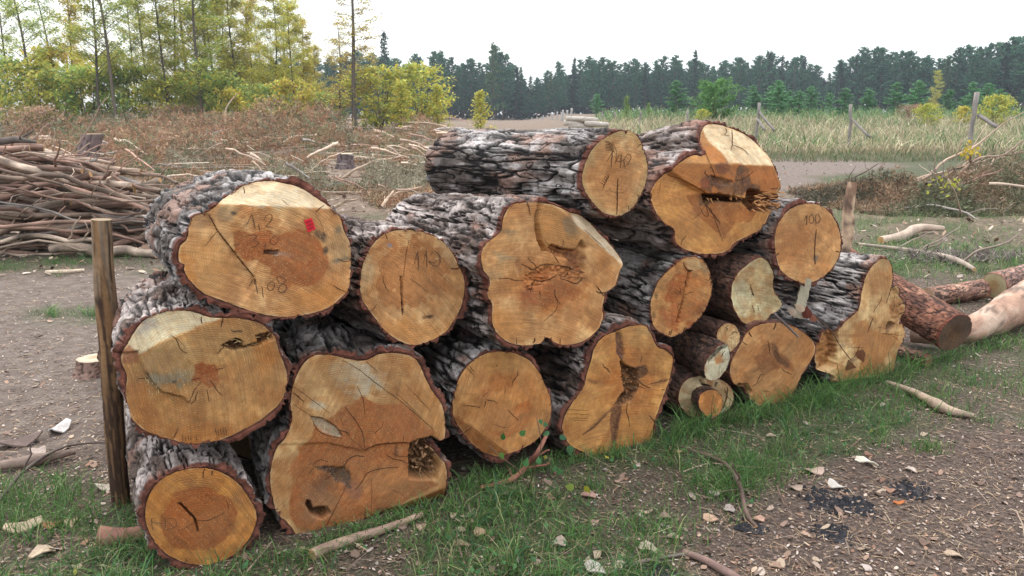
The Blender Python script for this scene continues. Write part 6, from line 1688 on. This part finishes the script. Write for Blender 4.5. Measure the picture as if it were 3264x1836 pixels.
# ------------------------------------------------------------------ branch pile at the left
def prof(X):  # height of the pile along X
    return np.interp(X, [-8.5, -6.2, -5.2, -4.7, -4.2, -3.6, -3.2], [1.25, 1.10, .80, .68, .55, .33, .06])
tones = [('reddish', (.33,.205,.155)), ('pale', (.52,.40,.31)), ('brown', (.29,.205,.155)), ('grey', (.27,.235,.21)), ('tan', (.44,.32,.24)), ('dark', (.11,.08,.065))]
nbr = 160
for i in range(nbr):
    r_ = np.random.default_rng(900 + i)
    f = (i + r_.random()) / nbr                     # from the bottom of the pile upwards
    xr = r_.uniform(-4.6, -3.2) if r_.random() < .6 else r_.uniform(-5.8, -4.4)    # right end
    top = prof(xr - .3)
    z = max(.03, min(f * 1.25, top * r_.uniform(.75, 1.0)))
    if f * 1.25 > top and r_.random() < .6:
        xr = np.interp(f * 1.25, [.06, .35, .7, .92, 1.12, 1.28], [-3.2, -3.6, -4.2, -4.7, -5.2, -6.2]) + r_.uniform(-.5, .3)
        z = f * 1.2
    L = r_.uniform(1.2, 3.0)
    yb = 9.35 + r_.uniform(0, 1.1) + z * .35
    slope = r_.normal(.05, .15)
    tn, cc_ = tones[min(5, int(abs(r_.normal(0, 2.0))) % 6)]
    rad = .012 + .05 * r_.random() ** 2.2
    p1 = np.array([xr, yb + r_.normal(0, .2), z]); p0 = p1 + np.array([-L, r_.normal(0, .35), slope * L])
    p0[2] = min(p0[2], prof(p0[0]) + .08)
    p0[2] = max(p0[2], .03)
    pth = wander(p0, p1, 9, .055, seed=i)
    lvl = 'at the bottom of' if z < .35 else ('halfway up' if z < .8 else 'near the top of')
    th_ = 'thick' if rad > .034 else ('slim' if rad > .02 else 'thin')
    lb = f'{th_} {tn} branch {lvl} the branch pile at the left'
    stick_thing('branch', lb, 'branch', pth, [rad * .8, rad, rad * .75], np.array(cc_) * r_.uniform(.8, 1.2), 8, f'{th_} {tn} branches {lvl} the pile', forks=int(r_.random() < .8) + int(r_.random() < .5), seed=i, ends=(rad > .03), mottle=np.array(cc_) * .45, bumps=.35)
stick_thing('branch', 'forked branch rising out of the right end of the pile', 'branch', [at_depth(350, 640 - 40, 9.6), at_depth(390, 610 - 40, 9.5), at_depth(430, 570 - 35, 9.4), at_depth(465, 545, 9.3)], [.03, .03, .02, .01], (.26, .20, .15), 8, seed=77, forks=3)
stick_thing('branch', 'thick log-like branch at the right foot of the branch pile', 'branch', [at_depth(360, 665 - 35, 9.5), at_depth(420, 645, 9.5), at_depth(480, 645, 9.5), at_depth(500, 650, 9.5)], [.09, .09, .085, .08], (.27, .17, .12), 12, seed=78)
stick_thing('branch', 'dark crooked branch jutting over the top of the pile at the left edge', 'branch', [at_depth(-30, 362, 9.7), at_depth(40, 352, 9.7), at_depth(95, 358, 9.6)], [.04, .04, .015], (.10, .08, .07), 8, seed=79, forks=2)

# ------------------------------------------------------------------ slash on the clearing: bare branches and dead brushwood
def field_branch(x0, y0, x1, y1, r0, r1, col, lb, seed, forks=2, lift=.12, group='branches strewn over the clearing'):
    a_ = ground_at(x0, y0, z=.0)
    b_ = at_depth(x1, y1, a_[1] + random.uniform(-.5, .5))
    b_[2] = max(b_[2], float(hgt(b_[0], b_[1])) + .03)
    a_[2] += lift; b_[2] += lift * .5
    stick_thing('branch', lb, 'branch', wander(a_, b_, 9, .045, .05, seed), [r0, (r0 + r1) / 2, r1], col, 7, group, forks=forks, seed=seed, ends=False)
spec = [((440,372),(575,330),.09,.05,(.42,.40,.38),'long grey-white bare branch arching over the clearing'),((575,338),(650,300),.05,.04,(.42,.33,.26),'pale branch continuing right of the grey-white one'),((650,300),(745,330),.04,.02,(.42,.33,.26),'thin pale arching branch over the red-brown brush'),((745,320),(870,385),.05,.02,(.52,.42,.33),'pale peeled branch ending at the straight stump'),((440,330),(520,395),.06,.04,(.40,.30,.22),'brown pale branch left of the bare root'),((1080,290),(1112,278),.05,.03,(.40,.30,.22),'short stick rising by the yellow-green young trees'),
        ((875,412),(935,440),.035,.02,(.46,.34,.25),'tan branch running right from the straight stump'),((850,470),(1010,400),.03,.02,(.45,.34,.25),'long thin branch crossing before the straight stump'),((840,540),(900,510),.03,.015,(.34,.25,.18),'brown branch right behind the huge tagged log'),((960,540),(990,490),.03,.015,(.50,.36,.26),'pale upright stick leaning in the brush behind the stack'),((990,510),(1060,480),.03,.02,(.40,.28,.2),'branch pointing at the long top log'),((560,330),(600,225),.05,.02,(.40,.34,.22),'bent pale sapling stem curving upwards before the grove')]
for i, (a_, b_, r0, r1, c_, lb) in enumerate(spec[:-1]):
    field_branch(a_[0], a_[1], b_[0], b_[1], r0, r1, c_, lb, 500 + i)
stick_thing('sapling_stem', spec[-1][-1], 'sapling', [np.array(place_at(565, 320, 50)), at_depth(566, 290, 50), at_depth(575, 262, 50), at_depth(598, 235, 50)], [.08, .07, .05, .03], (.42, .35, .24), 7, seed=70)
for i in range(105):
    r_ = np.random.default_rng(2000 + i)
    px = r_.uniform(-40, 1130); py = 312 + 225 * r_.random() ** 1.5
    if 380 < px < 870 and py > 520: continue
    dx = r_.uniform(25, 110) * (1 if r_.random() < .7 else -1); dy = r_.normal(0, 14)
    tn, cc_ = tones[[1, 4, 2, 0, 3, 1][i % 6]]
    cc_ = np.array(cc_) * r_.uniform(1.1, 1.6)
    reg = 'left of the leaning stump' if px < 200 else ('between the two stumps' if px < 860 else 'right of the straight stump')
    dp = 'far' if py < 350 else ('midway' if py < 420 else 'near')
    y1_ = max(306, py + dy)
    d_ = ground_at(px, py)[1]
    rad = (.012 + .028 * r_.random()) * max(1, d_ / 18)
    field_branch(px, py, px + dx, y1_, rad, rad * .5, cc_, f'bare {tn} branch lying {dp} in the clearing {reg}', 600 + i, forks=2, lift=.25 + .65 * r_.random() ** 1.3, group=f'bare {tn} branches {dp} in the clearing {reg}')

def brush(name, n_, region, pal, size, hfun, want=None, lift=None, kind='stuff', label=None, cat=None):
    """withered needle sprays: tufts of thin needles on short twigs, heaped by hfun"""
    x, y = region(n_)
    H_ = hfun(x, y)
    k = H_ > .02
    x, y, H_ = x[k], y[k], H_[k]; m_ = len(x)
    z = hgt(x, y) + H_ * rng.random(m_) ** .6
    per = 7
    c = np.repeat(np.stack([x, y, z], -1), per, 0)
    an = rng.random(m_ * per) * 2 * pi; el = rng.normal(.45, .6, m_ * per)
    d = np.stack([np.cos(an) * np.cos(el), np.sin(an) * np.cos(el), np.sin(el)], -1)
    s = np.repeat(size(y), per) * (.5 + rng.random(m_ * per))
    w = np.cross(d, rng.normal(0, 1, d.shape)); w /= np.linalg.norm(w, axis=1)[:, None]
    c = c + rng.normal(0, 1, c.shape) * (s * .35)[:, None]
    V = np.stack([c - w * (s * .10)[:, None], c + w * (s * .10)[:, None], c + d * s[:, None]], 1).reshape(-1, 3)
    T = np.arange(m_ * per * 3).reshape(-1, 3)
    pal = np.array(pal)
    ci = np.clip(((fbm(x * .7, y * .45, seed=55) + .5) * len(pal) + rng.normal(0, .8, m_)).astype(int), 0, len(pal) - 1)
    C = np.repeat(pal[ci] * (.55 + .8 * rng.random((m_, 1))), per * 3, 0)
    me = make_mesh(name, V, [T], col=C, smooth_shade=False)
    o = link(name, me, MAT['needle'])
    tag(o, label, cat, None, kind)
    return o
def reg_left(n_):
    y = 12.5 * (62 / 12.5) ** rng.random(n_)
    x = y * (-.70 + .66 * rng.random(n_))
    return x, y
RB = [(.12,.15,.08),(.18,.18,.10),(.26,.15,.09),(.30,.16,.095),(.34,.23,.14),(.22,.14,.09),(.14,.15,.09),(.27,.24,.17)]
ST2 = ground_at(870, 424)
def h_left(x, y):
    m_ = smooth(-.12, .30, fbm(x * .30 + 5, y * .17, seed=61))
    px = 1288 + 2100 * x / y
    cut = smooth(1130, 1050, px) 
    patchy = .05 + .95 * m_ * smooth(13, 19, y)
    cut = cut * (1 - smooth(85, 45, np.abs(px - 222)) * smooth(26.5, 25, y) * .92) * (1 - smooth(75, 35, np.abs(px - 870)) * smooth(ST2[1] + 1.5, ST2[1] + .5, y) * .92)
    mound = 1 + .9 * smooth(560, 700, px) * smooth(1120, 1000, px) * smooth(13, 16, y) * smooth(36, 26, y)
    return patchy * cut * np.where(y > 15, 1.5, .7) * np.clip(y / 40, .45, 1.1) * mound
brush('dead_brushwood', 40000, reg_left, RB, lambda y: .035 + .0038 * y, h_left)
def reg_right(n_):
    y = 12.2 + 5.8 * rng.random(n_)
    x = 5.2 + 8.5 * rng.random(n_)
    return x, y
def h_right(x, y):
    m_ = np.clip(1 - ((y - 15.3) / 2.3) ** 2, 0, 1) * smooth(5.2, 7.4, x)
    return m_ * (.62 + .8 * fbm(x * .8, y * .8, seed=66))
brush('brush_heap', 15000, reg_right, [(.13,.14,.08),(.19,.16,.10),(.26,.18,.115),(.30,.20,.13),(.24,.15,.09),(.10,.09,.06)], lambda y: .085 + 0 * y, h_right)
def reg_mat(n_):
    p_ = ground_at(2410, 655)
    return p_[0] + rng.normal(0, .38, n_), p_[1] + rng.normal(0, .16, n_)
brush('twig_mat', 300, reg_mat, [(.20,.16,.15),(.27,.22,.20),(.14,.11,.10),(.33,.28,.25)], lambda y: .06 + 0 * y, lambda x, y: .05 + 0 * x)
for i in range(26):
    r_ = np.random.default_rng(4000 + i)
    x = r_.uniform(5.0, 12); y = r_.uniform(13, 16.5); L = r_.uniform(.8, 2.4); an = r_.normal(0, .5)
    z = float(h_right(np.array([x]), np.array([y]))[0])
    p0 = np.array([x, y, float(hgt(x, y)) + z * r_.uniform(.3, 1)]); p1 = p0 + np.array([cos(an) * L, sin(an) * L, r_.normal(.15, .25) * L])
    p1[2] = max(p1[2], .05)
    tn, cc_ = tones[[2, 1, 4, 0, 3, 5][i % 6]]
    stick_thing('branch', f'bare {tn} branch poking out of the brush heap at the right', 'branch', wander(p0, p1, 8, .06, seed=i), [.028, .02, .008], cc_, 6, f'bare {tn} branches in the brush heap at the right', forks=3, seed=i, ends=False)
sp = thing('oak_sapling', 'thin sapling with a few yellow leaves in front of the brush heap', 'sapling', gp(2420, 545))
V, Q, T = tube(catmull([gp(2420, 545), at_depth(2400, 480, 12), at_depth(2385, 450, 12)], 8, False), .014, 5); part('stem', V, [Q, T], MAT['stick'], sp, col=np.tile((.35, .27, .2), (len(V), 1)))
for i in range(26):
    leaf_part(sp, at_depth(2385 + r_.normal(0, 20), 460 + r_.normal(0, 14), 12 + r_.normal(0, .1)), .032, (.36, .36, .06), (r_.normal(), -1, r_.normal()), r_.random() * 6)
sp = thing('oak_sapling', 'yellow-leaved sapling on top of the brush heap', 'sapling', gp(2440, 440))
V, Q, T = tube(catmull([gp(2440, 440), at_depth(2440, 400, 15), at_depth(2445, 375, 15)], 8, False), .02, 5); part('stem', V, [Q, T], MAT['stick'], sp, col=np.tile((.35, .24, .17), (len(V), 1)))
for i in range(30):
    leaf_part(sp, at_depth(2442 + r_.normal(0, 12), 378 + r_.normal(0, 9), 15 + r_.normal(0, .1)), .042, (.50, .38, .05), (r_.normal(), -1, r_.normal()), r_.random() * 6)

# ------------------------------------------------------------------ fence posts, far stack of logs
def fpost(px, ytop, ybase, dist, lb, lean=0, r=.06, props=(), col=(.25, .22, .20)):
    b_ = np.array(place_at(px, 300, dist)); t_ = at_depth(px + lean, ytop, dist)
    root = thing('fence_post', lb, 'fence post', b_, 'old fence posts at the meadow')
    V, Q, T, C = stick_mesh(wander(b_ - [0, 0, .1], t_, 7, .02, seed=int(px)), r, 8, col)
    part('shaft', V, [Q, T], MAT['stick'], root, col=C)
    for (x0, y0, x1, y1) in props:
        V, Q, T, C = stick_mesh(wander(at_depth(x0, y0, dist - .1), at_depth(x1, y1, dist - 1.2), 6, .02, seed=int(x0)), r * .75, 7, np.array(col) * .8)
        part('brace', V, [Q, T], MAT['stick'], root, col=C)
fpost(1901, 258, 345, 38, 'grey fence post with two slanting braces, left of the three near posts', 9, .07, [(1912,283,1948,330),(1905,300,1925,328)])
fpost(2142, 262, 360, 36, 'straight fence post with one brace, middle of the three near posts', -2, .07, [(2146,303,2190,345)])
fpost(2443, 232, 345, 34, 'thick slanting fence post with one brace at the right', 15, .10, [(2462,290,2510,320)])
for i, px in enumerate((1728, 1610, 1545, 1513)):
    fpost(px, [277, 280, 282, 283][i], 300, [46, 54, 62, 70][i], ['short grey fence post left of the near ones', 'low fence post behind the stack', 'low fence post behind the far logs', 'farthest low fence post in the meadow'][i], 2, .06)
for i in range(13):
    px = 1438 - i * 8.5 - (i % 3) * 2; d = 78 + i * 8
    fpost(px, 272 + i * 2.2 + (i % 2) * 3, 300, d, 'pale stake in the receding row before the pines', random.uniform(-2, 2), .10, (), (.38, .36, .34))
for j, (x0, x1, y_, lb) in enumerate(((1424,1502,298,'top log of the small far pile'),(1418,1478,309,'left log in the small far pile'),(1470,1528,310,'lowest long log of the small far pile'),(1430,1490,316,'bottom log of the small far pile'))):
    d = 46
    stick_thing('far_log', lb, 'log', [at_depth(x0, y_, d), at_depth((x0 + x1) / 2, y_ + 2, d), at_depth(x1, y_ + 4, d + .4)], [.15, .15, .14], (.42, .37, .32), 10, 'small far pile of logs', seed=60 + j)

# logs added behind the front row to fill the gaps, bark darkened as shade
for j, (u, hgt_, r_l, lb) in enumerate(((.45, .27, .27, 'added dark-tinted log on the ground behind the kidney-shaped one'), (1.35, .27, .27, 'added dark-tinted log behind the gap of the bottom row'), (2.1, .25, .25, 'added dark-tinted log behind the angular one'), (2.9, .24, .24, 'added dark-tinted log behind the blot-hearted one'), (.9, .74, .25, 'added dark-tinted log in the upper gap behind the 110 log'), (1.8, .70, .24, 'added dark-tinted log in the upper gap behind the lobed one'))):
    base = np.array([ROW_A[0], ROW_A[1], 0]) + np.array([.835, .55, 0]) * u + np.array([-.55, .835, 0]) * .45
    ax = np.array([-.42, .9, 0]); ax /= np.linalg.norm(ax)
    c_ = base + [0, 0, hgt_]
    round_log('log', lb, c_ + ax * .35, c_ + ax * 1.5, r_l, 'flaky', 80 + j, 'added logs darkening the gaps behind the front row', n=80, nz=50, tint=(.3,.27,.25))

for o_ in scene.objects:
    if 'label' in o_ and len(str(o_['label']).split()) > 16: print('LONG', o_.name, o_['label'])
# ------------------------------------------------------------------ the air: pale, thin, even
hx0, hx1, hy0, hy1, hz0, hz1 = -520.0, 520.0, -60.0, 700.0, -3.0, 34.0
V = np.array([(x, y, z) for x in (hx0, hx1) for y in (hy0, hy1) for z in (hz0, hz1)])
Q = np.array([(0, 1, 3, 2), (4, 6, 7, 5), (0, 4, 5, 1), (2, 3, 7, 6), (0, 2, 6, 4), (1, 5, 7, 3)])
hm = bpy.data.materials.new("haze_air"); hm.use_nodes = True
hn = hm.node_tree.nodes; hn.clear()
ho = hn.new('ShaderNodeOutputMaterial'); hv = hn.new('ShaderNodeVolumePrincipled')
hv.inputs['Color'].default_value = (.80, .90, 1.0, 1)
hv.inputs['Density'].default_value = 0.00045
hv.inputs['Anisotropy'].default_value = 0.3
hm.node_tree.links.new(hv.outputs[0], ho.inputs['Volume'])
me = make_mesh('haze', V, [Q], smooth_shade=False)
tag(link('haze', me, hm), kind='stuff')
